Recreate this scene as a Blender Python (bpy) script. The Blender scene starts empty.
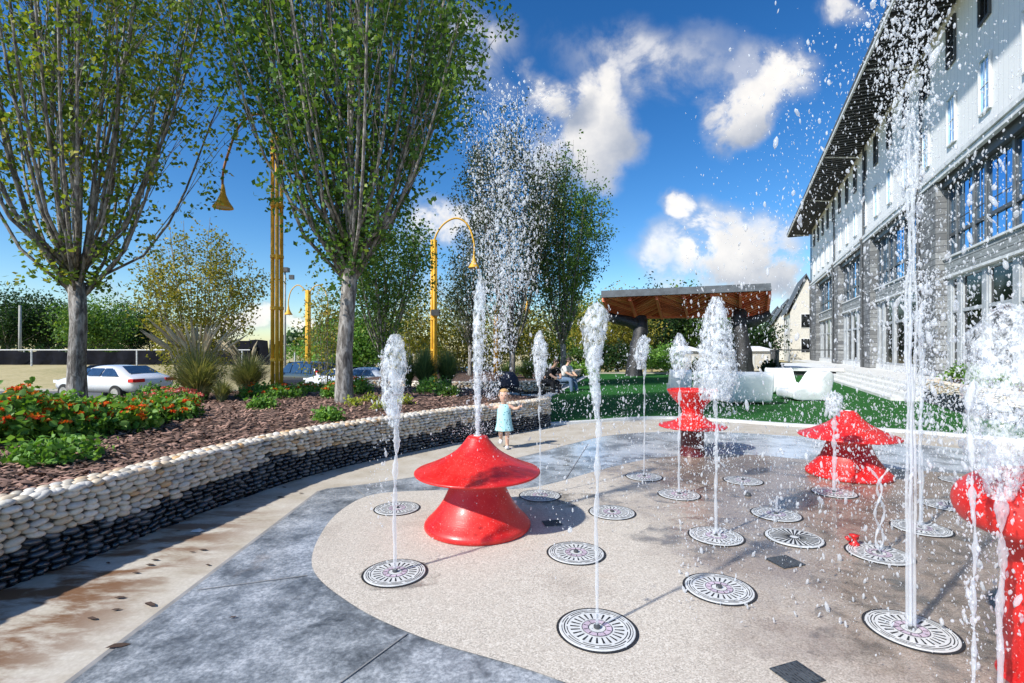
import bpy, bmesh, math, random
import numpy as np
from mathutils import Vector, Matrix, noise as mnoise
R = math.radians
random.seed(7); rng = np.random.default_rng(7)
sc = bpy.context.scene
C = sc.collection
# ------------------------------------------------------------------ camera, light, sky, exposure
EYE = 1.5
cam_d = bpy.data.cameras.new('camera'); cam = bpy.data.objects.new('camera', cam_d); C.objects.link(cam)
cam.location = (0, 0, EYE); cam.rotation_euler = (R(90), 0, 0)
cam_d.sensor_width = 36; cam_d.lens = 36*500/1024; cam_d.shift_y = 8.5/1024
cam_d.clip_start = .05; cam_d.clip_end = 6000
sc.camera = cam
SUN = Vector((-.60, -.47, .66)).normalized()
sd = bpy.data.lights.new('sun', 'SUN'); sd.energy = 3.2; sd.angle = R(1.5); sd.color = (1, .955, .88)
so = bpy.data.objects.new('sun', sd); C.objects.link(so)
so.rotation_euler = (-SUN).to_track_quat('-Z', 'Y').to_euler(); so.location = (-20, -15, 30)
sc.view_settings.view_transform = 'Standard'; sc.view_settings.look = 'None'
sc.view_settings.exposure = .93; sc.view_settings.gamma = 1
try: sc.view_settings.use_curve_mapping = False
except Exception: pass

class NT:
    def __init__(s, t): s.t = t; t.nodes.clear()
    def n(s, typ, **kw):
        nd = s.t.nodes.new(typ)
        for k, v in kw.items():
            if k.startswith('i_'): s.set(nd.inputs[k[2:].replace('_', ' ')], v)
            else: setattr(nd, k, v)
        return nd
    def set(s, inp, v):
        if isinstance(v, bpy.types.NodeSocket): s.t.links.new(v, inp)
        else:
            try: inp.default_value = v
            except Exception:
                inp.default_value = tuple(v)+(1,)
    def m(s, op, a, b=None, c=None, clamp=False):
        nd = s.t.nodes.new('ShaderNodeMath'); nd.operation = op; nd.use_clamp = clamp
        for i, v in enumerate((a, b, c)):
            if v is not None: s.set(nd.inputs[i], v)
        return nd.outputs[0]
    def mr(s, v, a, b, c=0., d=1., smooth=True):
        nd = s.t.nodes.new('ShaderNodeMapRange'); nd.interpolation_type = 'SMOOTHSTEP' if smooth else 'LINEAR'
        for i, x in enumerate((v, a, b, c, d)): s.set(nd.inputs[i], x)
        return nd.outputs[0]
    def mix(s, f, a, b, blend='MIX'):
        nd = s.t.nodes.new('ShaderNodeMix'); nd.data_type = 'RGBA'; nd.blend_type = blend
        s.set(nd.inputs[0], f); s.set(nd.inputs[6], tuple(a)+(1,) if isinstance(a, tuple) and len(a) == 3 else a)
        s.set(nd.inputs[7], tuple(b)+(1,) if isinstance(b, tuple) and len(b) == 3 else b)
        return nd.outputs[2]
    def noise(s, vec, scale, detail=4, rough=.55, dist=0):
        nd = s.t.nodes.new('ShaderNodeTexNoise')
        if vec is not None: s.t.links.new(vec, nd.inputs['Vector'])
        nd.inputs['Scale'].default_value = scale; nd.inputs['Detail'].default_value = detail
        nd.inputs['Roughness'].default_value = rough; nd.inputs['Distortion'].default_value = dist
        return nd.outputs[0]
    def ramp(s, f, stops):
        nd = s.t.nodes.new('ShaderNodeValToRGB'); s.t.links.new(f, nd.inputs[0]); e = nd.color_ramp.elements
        while len(e) < len(stops): e.new(.5)
        for el, (p, c) in zip(e, stops): el.position = p; el.color = tuple(c)+(1,)
        return nd.outputs[0]

world = bpy.data.worlds.new('World'); sc.world = world; world.use_nodes = True
w = NT(world.node_tree)
sky = w.n('ShaderNodeTexSky', sky_type='NISHITA', sun_disc=False)
sky.sun_elevation = math.asin(SUN.z); sky.sun_rotation = math.atan2(SUN.x, SUN.y)
sky.air_density = 1.0; sky.dust_density = .4; sky.ozone_density = 2.5
tc = w.n('ShaderNodeTexCoord'); sp = w.n('ShaderNodeSeparateXYZ'); w.t.links.new(tc.outputs['Generated'], sp.inputs[0])
X, Y, Z = sp.outputs
ym = w.m('MAXIMUM', Y, .08)
U = w.m('DIVIDE', X, ym); V = w.m('DIVIDE', Z, ym)
cv = w.n('ShaderNodeCombineXYZ'); w.set(cv.inputs[0], U); w.set(cv.inputs[1], V)
n1 = w.noise(cv.outputs[0], 3.2, 9, .6); n2 = w.noise(cv.outputs[0], 7.5, 10, .62, .3)
nw = w.n('ShaderNodeTexNoise'); w.t.links.new(cv.outputs[0], nw.inputs['Vector']); nw.inputs['Scale'].default_value = 4.2; nw.inputs['Detail'].default_value = 7
spw = w.n('ShaderNodeSeparateColor'); w.t.links.new(nw.outputs['Color'], spw.inputs[0])
U2 = w.m('ADD', U, w.m('MULTIPLY', w.m('SUBTRACT', spw.outputs[0], .5), .30))
V2 = w.m('ADD', V, w.m('MULTIPLY', w.m('SUBTRACT', spw.outputs[1], .5), .30))
CL = [  # px, py, rx, ry, amplitude, tilt
 (585, 120, 54, 84, 1.0, .25), (552, 95, 40, 36, .9, 0), (650, 50, 130, 62, .46, 0), (752, 95, 62, 56, .88, .3), (735, 60, 50, 40, .4, 0),
 (728, 255, 92, 62, 1.0, 0), (668, 218, 34, 24, .72, 0), (700, 300, 110, 48, .5, 0), (832, 14, 42, 30, .6, 0), (470, 50, 70, 90, .45, 0),
 (440, 235, 60, 44, .7, 0), (270, 325, 62, 22, .8, -.5), (90, 300, 90, 40, .3, 0), (450, 300, 90, 50, .3, 0), (600, 330, 200, 26, .3, 0), (300, 40, 90, 60, .25, 0)]
dens = None; low = None
for px, py, rx, ry, amp, tl in CL:
    du = w.m('MULTIPLY', w.m('SUBTRACT', U2, (px-512)/500), 500/rx)
    dv = w.m('MULTIPLY', w.m('SUBTRACT', V2, (350-py)/500), 500/ry)
    if tl: du = w.m('ADD', du, w.m('MULTIPLY', dv, -tl))
    d = w.m('SQRT', w.m('ADD', w.m('MULTIPLY', du, du), w.m('MULTIPLY', dv, dv)))
    e = w.m('MULTIPLY', w.mr(d, 1.25, .2), amp)
    dens = e if dens is None else w.m('MAXIMUM', dens, e)
    if amp > .8:
        sh = w.m('MULTIPLY', w.mr(w.m('ADD', dv, w.m('MULTIPLY', du, -.5)), .35, -.9), w.mr(d, 1.4, .5))
        low = sh if low is None else w.m('MAXIMUM', low, sh)
dens = w.m('MULTIPLY', dens, w.mr(n2, .30, .60, .3, 1.15))
dens = w.m('MULTIPLY', w.mr(dens, .08, .78), w.mr(Y, .02, .15))
dens = w.m('MULTIPLY', dens, .96)
shade = w.m('ADD', w.m('MULTIPLY', low, .8), w.mr(n1, .62, .38, 0, .35), clamp=True)
shade = w.m('MAXIMUM', shade, w.m('MULTIPLY', w.mr(dens, .85, .3), .7))
ccol = w.mix(shade, (4.3, 4.1, 3.8), (1.35, 1.55, 1.95))
hs = w.n('ShaderNodeHueSaturation'); w.set(hs.inputs['Saturation'], 1.32); w.set(hs.inputs['Value'], .49); w.t.links.new(sky.outputs[0], hs.inputs['Color'])
gm = w.n('ShaderNodeGamma'); w.t.links.new(hs.outputs[0], gm.inputs[0]); gm.inputs[1].default_value = 1.2
skyc = w.mix(dens, gm.outputs[0], ccol)
bg = w.n('ShaderNodeBackground'); w.t.links.new(skyc, bg.inputs[0]); bg.inputs[1].default_value = .15
wo = w.n('ShaderNodeOutputWorld'); w.t.links.new(bg.outputs[0], wo.inputs[0])

def gp(px, py, z=0.):      # ground point seen at a pixel (used once, to lay out the plan)
    Yd = (EYE-z)*500/(py-350); return ((px-512)/500*Yd, Yd)
def at(px, Yd): return (px-512)/500*Yd
# ------------------------------------------------------------------ materials
def mat(name, col, rough=.7, metal=0., var=.18, scale=6., bump=0., bscale=60., spec=.5, rand=0., coat=0., detail=5):
    m = bpy.data.materials.new(name); m.use_nodes = True; t = NT(m.node_tree)
    tcd = t.n('ShaderNodeTexCoord').outputs['Object']
    f = t.noise(tcd, scale, detail)
    a = tuple(max(0, c*(1-var)) for c in col); b = tuple(min(1, c*(1+var)) for c in col)
    c = t.mix(t.mr(f, .3, .7), a, b)
    if rand:
        g = t.n('ShaderNodeNewGeometry').outputs['Random Per Island']
        hv = t.n('ShaderNodeHueSaturation'); t.t.links.new(c, hv.inputs['Color'])
        t.set(hv.inputs['Value'], t.mr(g, 0, 1, 1-rand, 1+rand, False)); c = hv.outputs[0]
    p = t.n('ShaderNodeBsdfPrincipled'); t.set(p.inputs['Base Color'], c)
    p.inputs['Metallic'].default_value = metal; p.inputs['Specular IOR Level'].default_value = spec
    t.set(p.inputs['Roughness'], t.mr(f, .3, .7, max(0, rough*.85), min(1, rough*1.15)))
    if coat: p.inputs['Coat Weight'].default_value = coat; p.inputs['Coat Roughness'].default_value = .05
    if bump:
        bn = t.n('ShaderNodeBump'); t.t.links.new(t.noise(tcd, bscale, 4), bn.inputs['Height']); bn.inputs['Strength'].default_value = bump; bn.inputs['Distance'].default_value = .02
        t.t.links.new(bn.outputs[0], p.inputs['Normal'])
    o = t.n('ShaderNodeOutputMaterial'); t.t.links.new(p.outputs[0], o.inputs[0]); return m
def custom(name, fn):
    m = bpy.data.materials.new(name); m.use_nodes = True; t = NT(m.node_tree)
    tcd = t.n('ShaderNodeTexCoord').outputs['Object']; p = t.n('ShaderNodeBsdfPrincipled')
    o = t.n('ShaderNodeOutputMaterial'); t.t.links.new(p.outputs[0], o.inputs[0]); fn(t, tcd, p, o); return m
def bumpit(t, p, h, strength, dist=.01):
    bn = t.n('ShaderNodeBump'); t.t.links.new(h, bn.inputs['Height']); bn.inputs['Strength'].default_value = strength; bn.inputs['Distance'].default_value = dist
    t.t.links.new(bn.outputs[0], p.inputs['Normal'])
def leafmat(name, stops, trans=.45, rough=.5):
    def fn(t, tcd, p, o):
        g = t.n('ShaderNodeNewGeometry').outputs['Random Per Island']
        big = t.noise(tcd, .9, 3)
        f = t.m('ADD', t.m('MULTIPLY', g, .75), t.mr(big, .35, .65, 0, .25), clamp=True)
        c = t.ramp(f, stops)
        t.set(p.inputs['Base Color'], c); p.inputs['Roughness'].default_value = rough; p.inputs['Specular IOR Level'].default_value = .35
        tr = t.n('ShaderNodeBsdfTranslucent'); t.set(tr.inputs[0], t.mix(1., c, (1., 1., .35), 'MULTIPLY'))
        mx = t.n('ShaderNodeMixShader'); mx.inputs[0].default_value = trans
        t.t.links.new(p.outputs[0], mx.inputs[1]); t.t.links.new(tr.outputs[0], mx.inputs[2]); t.t.links.new(mx.outputs[0], o.inputs[0])
    return custom(name, fn)

def f_tan(t, tcd, p, o):       # exposed aggregate, wetter and browner to the right
    v = t.n('ShaderNodeTexVoronoi'); t.t.links.new(tcd, v.inputs['Vector']); v.inputs['Scale'].default_value = 150
    sp = t.n('ShaderNodeSeparateColor'); t.t.links.new(v.outputs['Color'], sp.inputs[0])
    grain = t.ramp(sp.outputs[0], [(0, (.33, .295, .25)), (.3, (.48, .43, .365)), (.65, (.58, .525, .45)), (1, (.72, .67, .59))])
    big = t.noise(tcd, .9, 6, .6); fine = t.noise(tcd, 11, 6, .65)
    c = t.mix(t.mr(fine, .35, .7, 0, .4), grain, (.54, .485, .41))
    s = t.n('ShaderNodeSeparateXYZ'); t.t.links.new(tcd, s.inputs[0])
    wet = t.m('ADD', t.mr(t.m('ADD', s.outputs[0], t.m('MULTIPLY', big, 2.6)), 1.9, 3.9), t.mr(big, .5, .66, 0, .35), clamp=True)
    c = t.mix(wet, c, t.mix(1., c, (.56, .50, .47), 'MULTIPLY'))
    st = t.noise(tcd, 1.7, 6, .6)
    c = t.mix(t.mr(st, .58, .78, 0, .35), c, (.42, .26, .14))
    t.set(p.inputs['Base Color'], c)
    t.set(p.inputs['Roughness'], t.mr(t.m('ADD', wet, t.mr(fine, .4, .6, -.2, .2)), 0, 1, .72, .15))
    bumpit(t, p, t.m('ADD', sp.outputs[0], fine), .35, .004)
def f_grey(t, tcd, p, o):      # blue grey wet concrete
    a = t.noise(tcd, 1.7, 12, .74, .1); b = t.noise(tcd, 22, 9, .75, .1); g = t.noise(tcd, 60, 4)
    s = t.n('ShaderNodeSeparateXYZ'); t.t.links.new(tcd, s.inputs[0])
    f = t.m('ADD', t.m('MULTIPLY', a, .8), t.m('MULTIPLY', b, .22))
    c = t.ramp(f, [(.40, (.06, .068, .078)), (.46, (.17, .187, .205)), (.51, (.30, .325, .35)), (.60, (.54, .565, .59))])
    c = t.mix(t.mr(g, .35, .65, .5, 0), c, (.07, .08, .095))
    c = t.mix(t.mr(t.noise(tcd, 2.4, 6, .6), .60, .78, 0, .35), c, (.26, .17, .10))
    c = t.mix(t.m('MULTIPLY', t.mr(s.outputs[1], 5.2, 7.), t.mr(a, .42, .56, .25, .85)), c, (.60, .66, .72))  # sky sheen on the rear water film, painted into the base colour
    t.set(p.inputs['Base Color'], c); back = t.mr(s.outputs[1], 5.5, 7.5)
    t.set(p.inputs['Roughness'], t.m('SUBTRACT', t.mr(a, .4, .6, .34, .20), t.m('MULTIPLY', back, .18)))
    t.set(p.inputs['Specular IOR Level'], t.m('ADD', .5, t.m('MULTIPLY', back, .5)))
    bumpit(t, p, t.m('ADD', b, t.m('MULTIPLY', g, .3)), .28, .004)
def f_conc(t, tcd, p, o):      # cream broom-finished concrete with rust and mulch stains near the wall
    b = t.noise(tcd, 3, 8, .6); g = t.noise(tcd, 45, 5)
    c = t.ramp(b, [(.3, (.40, .35, .27)), (.5, (.52, .475, .40)), (.72, (.60, .565, .50))])
    c = t.mix(t.mr(g, .35, .7, .3, 0), c, (.30, .26, .20))
    s = t.n('ShaderNodeSeparateXYZ'); t.t.links.new(tcd, s.inputs[0])
    mp = t.n('ShaderNodeMapping'); t.t.links.new(tcd, mp.inputs[0]); mp.inputs['Scale'].default_value = (1.0, 3.0, 1); mp.inputs['Rotation'].default_value = (0, 0, R(-18))
    st = t.noise(mp.outputs[0], 1.6, 8, .65, .3)
    near = t.m('MULTIPLY', t.mr(s.outputs[0], -1.9, -2.6), t.mr(s.outputs[1], 6.5, 3.4))
    k = t.m('MULTIPLY', near, t.mr(st, .42, .58), clamp=True)
    c = t.mix(t.m('MULTIPLY', k, .95), c, (.16, .07, .025))
    t.set(p.inputs['Base Color'], c); p.inputs['Roughness'].default_value = .75
    bumpit(t, p, t.m('ADD', g, b), .2, .004)
def f_lawn(t, tcd, p, o):
    a = t.noise(tcd, 1.4, 5); g = t.noise(tcd, 70, 5, .7); g2 = t.noise(tcd, 16, 4)
    c = t.ramp(g, [(.38, (.005, .045, .008)), (.5, (.018, .125, .020)), (.62, (.07, .26, .04))])
    c = t.mix(t.mr(a, .35, .65, .0, .35), c, (.025, .13, .02)); c = t.mix(t.mr(g2, .45, .7, 0, .35), c, (.008, .07, .012))
    t.set(p.inputs['Base Color'], c); p.inputs['Roughness'].default_value = .85; p.inputs['Specular IOR Level'].default_value = .2
    bumpit(t, p, t.m('ADD', g, g2), .8, .03)
def f_field(t, tcd, p, o):
    a = t.noise(tcd, .12, 6, .6); g = t.noise(tcd, 4, 7, .7)
    c = t.ramp(t.m('ADD', t.m('MULTIPLY', a, .5), t.m('MULTIPLY', g, .5)), [(.35, (.24, .22, .08)), (.5, (.42, .35, .17)), (.65, (.52, .44, .25))])
    c = t.mix(t.mr(a, .56, .7, 0, .7), c, (.12, .16, .05))
    t.set(p.inputs['Base Color'], c); p.inputs['Roughness'].default_value = .9; bumpit(t, p, g, .6, .06)
def f_asph(t, tcd, p, o):
    g = t.noise(tcd, 30, 5); a = t.noise(tcd, .5, 5)
    c = t.mix(g, (.06, .06, .062), (.15, .15, .15)); c = t.mix(t.mr(a, .4, .7, 0, .4), c, (.22, .21, .20))
    t.set(p.inputs['Base Color'], c); p.inputs['Roughness'].default_value = .85
def f_soil(t, tcd, p, o):
    v = t.n('ShaderNodeTexVoronoi'); t.t.links.new(tcd, v.inputs['Vector']); v.inputs['Scale'].default_value = 26
    sp = t.n('ShaderNodeSeparateColor'); t.t.links.new(v.outputs['Color'], sp.inputs[0])
    c = t.ramp(sp.outputs[0], [(0, (.02, .011, .008)), (.4, (.06, .03, .02)), (.75, (.14, .075, .05)), (1, (.30, .20, .15))])
    t.set(p.inputs['Base Color'], c); p.inputs['Roughness'].default_value = .9; bumpit(t, p, sp.outputs[0], .9, .03)
def f_bark(t, tcd, p, o):
    mp = t.n('ShaderNodeMapping'); t.t.links.new(tcd, mp.inputs[0]); mp.inputs['Scale'].default_value = (1, 1, .3)
    a = t.noise(mp.outputs[0], 16, 7, .7, .5); b = t.noise(tcd, 3, 4)
    c = t.ramp(a, [(.34, (.035, .03, .028)), (.46, (.15, .135, .12)), (.56, (.33, .31, .285)), (.7, (.5, .48, .45))])
    c = t.mix(t.mr(b, .5, .7, 0, .4), c, (.10, .085, .07))
    t.set(p.inputs['Base Color'], c); p.inputs['Roughness'].default_value = .85; bumpit(t, p, a, .8, .02)
def f_peb_l(t, tcd, p, o):
    g = t.n('ShaderNodeNewGeometry').outputs['Random Per Island']
    c = t.ramp(g, [(0, (.48, .43, .35)), (.25, (.72, .67, .57)), (.5, (.60, .48, .33)), (.62, (.78, .74, .66)), (.8, (.44, .43, .41)), (.9, (.62, .38, .17)), (1, (.80, .77, .70))])
    c = t.mix(t.mr(t.noise(tcd, 40, 5), .4, .7, 0, .3), c, (.32, .26, .19))
    t.set(p.inputs['Base Color'], c); p.inputs['Roughness'].default_value = .5
def f_peb_d(t, tcd, p, o):
    g = t.n('ShaderNodeNewGeometry').outputs['Random Per Island']
    c = t.ramp(g, [(0, (.008, .009, .012)), (.6, (.022, .027, .036)), (.85, (.05, .06, .075)), (1, (.12, .13, .14))])
    c = t.mix(t.mr(t.noise(tcd, 30, 6, .7), .58, .72, 0, .45), c, (.22, .24, .26))
    t.set(p.inputs['Base Color'], c); p.inputs['Roughness'].default_value = .14; p.inputs['Specular IOR Level'].default_value = 1.
    bumpit(t, p, t.noise(tcd, 70, 4), .5, .006)
def f_red(t, tcd, p, o):
    s = t.n('ShaderNodeSeparateXYZ'); t.t.links.new(tcd, s.inputs[0])
    band = t.noise(None, 1); cb = t.n('ShaderNodeCombineXYZ'); t.set(cb.inputs[2], s.outputs[2])
    hz = t.noise(cb.outputs[0], 55, 3); n = t.noise(tcd, 4, 6, .6); fn_ = t.noise(tcd, 90, 3)
    c = t.mix(t.mr(n, .35, .7), (.56, .010, .009), (.70, .024, .018))
    c = t.mix(t.mr(fn_, .60, .70, 0, .4), c, (.80, .35, .32))
    t.set(p.inputs['Base Color'], c); t.set(p.inputs['Roughness'], t.mr(n, .3, .7, .34, .55))
    p.inputs['Coat Weight'].default_value = .15; p.inputs['Coat Roughness'].default_value = .12
    bumpit(t, p, t.m('ADD', hz, t.m('MULTIPLY', fn_, .5)), .22, .006)
def f_water(t, tcd, p, o):
    p.inputs['Base Color'].default_value = (.92, .96, 1, 1); p.inputs['Roughness'].default_value = .18
    p.inputs['Specular IOR Level'].default_value = 1.0
    try:
        p.inputs['Subsurface Weight'].default_value = 0
    except Exception: pass
    tr = t.n('ShaderNodeBsdfTransparent'); tr.inputs[0].default_value = (1, 1, 1, 1)
    tl = t.n('ShaderNodeBsdfTranslucent'); tl.inputs[0].default_value = (.95, .98, 1, 1)
    m1 = t.n('ShaderNodeMixShader'); m1.inputs[0].default_value = .45; t.t.links.new(p.outputs[0], m1.inputs[1]); t.t.links.new(tl.outputs[0], m1.inputs[2])
    mx = t.n('ShaderNodeMixShader'); lw = t.n('ShaderNodeLayerWeight'); lw.inputs[0].default_value = .4
    t.set(mx.inputs[0], t.mr(lw.outputs[1], 0, 1, .62, .05)); t.t.links.new(m1.outputs[0], mx.inputs[1]); t.t.links.new(tr.outputs[0], mx.inputs[2])
    t.t.links.new(mx.outputs[0], o.inputs[0])
def f_film(t, tcd, p, o):      # thin veil of water round a plume
    p.inputs['Base Color'].default_value = (.9, .95, 1, 1); p.inputs['Roughness'].default_value = .15; p.inputs['Specular IOR Level'].default_value = 1
    tr = t.n('ShaderNodeBsdfTransparent'); mp = t.n('ShaderNodeMapping'); t.t.links.new(tcd, mp.inputs[0]); mp.inputs['Scale'].default_value = (1, 1, .6)
    n = t.noise(mp.outputs[0], 34, 5, .7); mx = t.n('ShaderNodeMixShader')
    t.set(mx.inputs[0], t.mr(n, .40, .62, .97, .45)); t.t.links.new(p.outputs[0], mx.inputs[1]); t.t.links.new(tr.outputs[0], mx.inputs[2]); t.t.links.new(mx.outputs[0], o.inputs[0])
def f_stone(t, tcd, p, o):
    b = t.n('ShaderNodeTexBrick'); mp = t.n('ShaderNodeMapping'); t.t.links.new(tcd, mp.inputs[0]); mp.inputs['Rotation'].default_value = (R(90), 0, 0)
    t.t.links.new(mp.outputs[0], b.inputs['Vector']); b.inputs['Scale'].default_value = 1; b.inputs['Brick Width'].default_value = .55; b.inputs['Row Height'].default_value = .24
    b.inputs['Mortar Size'].default_value = .016; b.inputs['Color1'].default_value = (.11, .115, .12, 1); b.inputs['Color2'].default_value = (.30, .31, .31, 1); b.inputs['Mortar'].default_value = (.07, .075, .08, 1)
    c = t.mix(t.mr(t.noise(tcd, 7, 6, .7), .4, .7, 0, .6), b.outputs[0], (.10, .105, .11))
    t.set(p.inputs['Base Color'], c); p.inputs['Roughness'].default_value = .85; bumpit(t, p, b.outputs[1], -.6, .03)
def f_white(t, tcd, p, o):     # board and batten
    s = t.n('ShaderNodeSeparateXYZ'); t.t.links.new(tcd, s.inputs[0])
    fr = t.m('FRACT', t.m('MULTIPLY', s.outputs[0], 3.3)); ln = t.mr(fr, .03, .09, 0, 1)
    c = t.mix(ln, (.55, .57, .58), (.86, .87, .86)); c = t.mix(t.mr(t.noise(tcd, .8, 6), .5, .75, 0, .3), c, (.70, .73, .74))
    t.set(p.inputs['Base Color'], c); p.inputs['Roughness'].default_value = .6; bumpit(t, p, ln, .3, .02)
def f_plank(t, tcd, p, o):
    s = t.n('ShaderNodeSeparateXYZ'); t.t.links.new(tcd, s.inputs[0]); fr = t.m('FRACT', t.m('MULTIPLY', s.outputs[2], 4.2)); ln = t.mr(fr, .04, .12)
    mp = t.n('ShaderNodeMapping'); t.t.links.new(tcd, mp.inputs[0]); mp.inputs['Scale'].default_value = (.4, 1, 6)
    n = t.noise(mp.outputs[0], 3, 8, .7)
    c = t.ramp(n, [(.3, (.10, .11, .11)), (.5, (.27, .29, .29)), (.7, (.46, .49, .49))]); c = t.mix(ln, (.04, .04, .04), c)
    t.set(p.inputs['Base Color'], c); p.inputs['Roughness'].default_value = .8; bumpit(t, p, ln, .4, .02)
def f_timber(t, tcd, p, o):
    n = t.noise(tcd, 5, 6, .6, .6); g = t.n('ShaderNodeNewGeometry').outputs['Random Per Island']
    c = t.ramp(t.m('ADD', t.m('MULTIPLY', n, .5), t.m('MULTIPLY', g, .5)), [(.2, (.40, .06, .03)), (.5, (.78, .17, .08)), (.8, (.90, .36, .18))])
    t.set(p.inputs['Base Color'], c); p.inputs['Roughness'].default_value = .55
def f_glass(t, tcd, p, o):
    gl = t.n('ShaderNodeBsdfGlossy'); gl.inputs[0].default_value = (.42, .68, .95, 1); gl.inputs['Roughness'].default_value = .03
    p.inputs['Base Color'].default_value = (.02, .03, .04, 1); p.inputs['Roughness'].default_value = .1
    mx = t.n('ShaderNodeMixShader'); mx.inputs[0].default_value = .9; t.t.links.new(p.outputs[0], mx.inputs[1]); t.t.links.new(gl.outputs[0], mx.inputs[2]); t.t.links.new(mx.outputs[0], o.inputs[0])
def f_dglass(t, tcd, p, o):
    p.inputs['Base Color'].default_value = (.012, .014, .016, 1); p.inputs['Roughness'].default_value = .08; p.inputs['Specular IOR Level'].default_value = .25
    n = t.noise(tcd, .9, 4); t.set(p.inputs['Base Color'], t.mix(t.mr(n, .45, .65), (.006, .007, .008), (.05, .055, .055)))
def f_dress(t, tcd, p, o):
    v = t.n('ShaderNodeTexVoronoi'); t.t.links.new(tcd, v.inputs['Vector']); v.inputs['Scale'].default_value = 26
    c = t.mix(t.mr(v.outputs['Distance'], .22, .3), (.10, .28, .32), (.42, .72, .74)); t.set(p.inputs['Base Color'], c); p.inputs['Roughness'].default_value = .85
M = {}
for k, fn in dict(tan=f_tan, grey=f_grey, conc=f_conc, lawn=f_lawn, field=f_field, asphalt=f_asph, soil=f_soil, bark=f_bark, pebble_light=f_peb_l,
                  pebble_dark=f_peb_d, red=f_red, water=f_water, film=f_film, stone=f_stone, white_board=f_white, plank=f_plank, timber=f_timber,
                  glass=f_glass, dark_glass=f_dglass, dress=f_dress).items(): M[k] = custom(k, fn)
M['chips'] = mat('bark_chips', (.24, .145, .11), .85, rand=.85, var=.3)
M['leaf_a'] = leafmat('leaf_a', [(0, (.05, .10, .02)), (.4, (.14, .24, .04)), (.75, (.28, .37, .06)), (1, (.55, .46, .09))])
M['leaf_b'] = leafmat('leaf_b', [(0, (.034, .088, .022)), (.45, (.09, .20, .042)), (.85, (.20, .33, .06)), (1, (.40, .47, .10))])
M['leaf_y'] = leafmat('leaf_y', [(0, (.08, .11, .02)), (.4, (.20, .22, .04)), (.8, (.42, .36, .06)), (1, (.55, .42, .08))])
M['leaf_d'] = leafmat('leaf_d', [(0, (.006, .022, .008)), (.45, (.02, .06, .018)), (.85, (.05, .11, .03)), (1, (.09, .15, .04))])
M['leaf_s'] = leafmat('leaf_s', [(0, (.018, .035, .018)), (.5, (.045, .075, .035)), (1, (.11, .14, .06))])
M['leaf_bright'] = leafmat('leaf_bright', [(0, (.05, .13, .02)), (.5, (.15, .33, .05)), (1, (.34, .55, .13))], .4)
M['leaf_lime'] = leafmat('leaf_lime', [(0, (.25, .35, .04)), (1, (.65, .65, .10))], .4)
M['grass_blade'] = leafmat('grass_blade', [(0, (.10, .14, .05)), (.5, (.28, .30, .12)), (1, (.62, .55, .30))], .3)
M['reed'] = leafmat('reed', [(0, (.05, .10, .04)), (.6, (.13, .21, .08)), (1, (.32, .36, .15))], .3)
M['plume'] = mat('plume', (.52, .43, .28), .9, rand=.3)
M['flower'] = leafmat('flower', [(0, (.65, .03, .012)), (.35, (.82, .09, .02)), (.7, (.90, .28, .02)), (1, (.95, .55, .05))], .3)
M['flower_pink'] = leafmat('flower_pink', [(0, (.70, .06, .06)), (.6, (.80, .25, .22)), (1, (.85, .6, .55))], .3)
M['yellow'] = mat('yellow_paint', (.72, .40, .03), .6, var=.12)
M['plate'] = mat('steel_plate', (.62, .63, .62), .32, var=.1, scale=20)
M['slot'] = mat('dark_slot', (.015, .016, .018), .6)
M['pink'] = mat('pink_lens', (.52, .42, .50), .3)
M['gasket'] = mat('black_gasket', (.02, .02, .022), .6)
M['drain'] = mat('drain_grate', (.045, .055, .065), .5, var=.8, scale=60)
M['lounge'] = mat('white_moulded_plastic', (.74, .77, .77), .4, var=.05)
M['step'] = mat('white_stone', (.66, .67, .65), .7, var=.12, bump=.2)
M['trim'] = mat('grey_white_trim', (.70, .72, .72), .6, var=.15, scale=3)
M['frame_grey'] = mat('frame_grey', (.42, .45, .47), .5, var=.15, scale=3); M['frame_dark'] = mat('frame_dark', (.15, .165, .175), .5)
M['steel'] = mat('dark_steel', (.07, .075, .08), .45)
M['soffit'] = mat('black_soffit', (.035, .037, .04), .7)
M['roofing'] = mat('slate_roofing', (.09, .105, .12), .7, var=.3, scale=3, bump=.4, bscale=12)
M['char'] = mat('charred_log', (.022, .022, .025), .55, var=.8, scale=12, bump=1., bscale=22, spec=.7)
M['cream'] = mat('cream_render', (.60, .58, .52), .8, var=.1)
M['fabric_black'] = mat('black_fabric', (.010, .011, .016), .9, var=.4, scale=2, bump=.6, bscale=3, spec=.1)
M['galv'] = mat('galvanised_rail', (.50, .52, .53), .5)
M['car_white'] = mat('white_car_paint', (.74, .76, .78), .25, var=.02, coat=.8)
M['car_dark'] = mat('dark_car_paint', (.012, .02, .04), .22, var=.05, coat=.9)
M['car_silver'] = mat('silver_car_paint', (.42, .47, .54), .25, var=.03, coat=.8)
M['tyre'] = mat('tyre_rubber', (.018, .018, .018), .8); M['rim'] = mat('alloy_rim', (.5, .5, .5), .3, metal=.7)
M['carglass'] = mat('car_glass', (.02, .045, .09), .06, spec=1.)
M['taillight'] = mat('red_tail_lamp', (.55, .015, .02), .2); M['lamp_clear'] = mat('clear_headlamp', (.75, .78, .8), .15)
M['plate_w'] = mat('number_plate', (.7, .7, .68), .5)
M['skin'] = mat('skin', (.62, .38, .27), .5, var=.06); M['hair'] = mat('blond_hair', (.42, .26, .11), .6, rand=.2, bump=.4, bscale=50)
M['dark_hair'] = mat('dark_hair', (.03, .02, .015), .6); M['black_cloth'] = mat('black_cloth', (.012, .012, .015), .85)
M['white_cloth'] = mat('white_cloth', (.62, .62, .60), .85); M['denim'] = mat('denim', (.10, .16, .25), .85)
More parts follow.
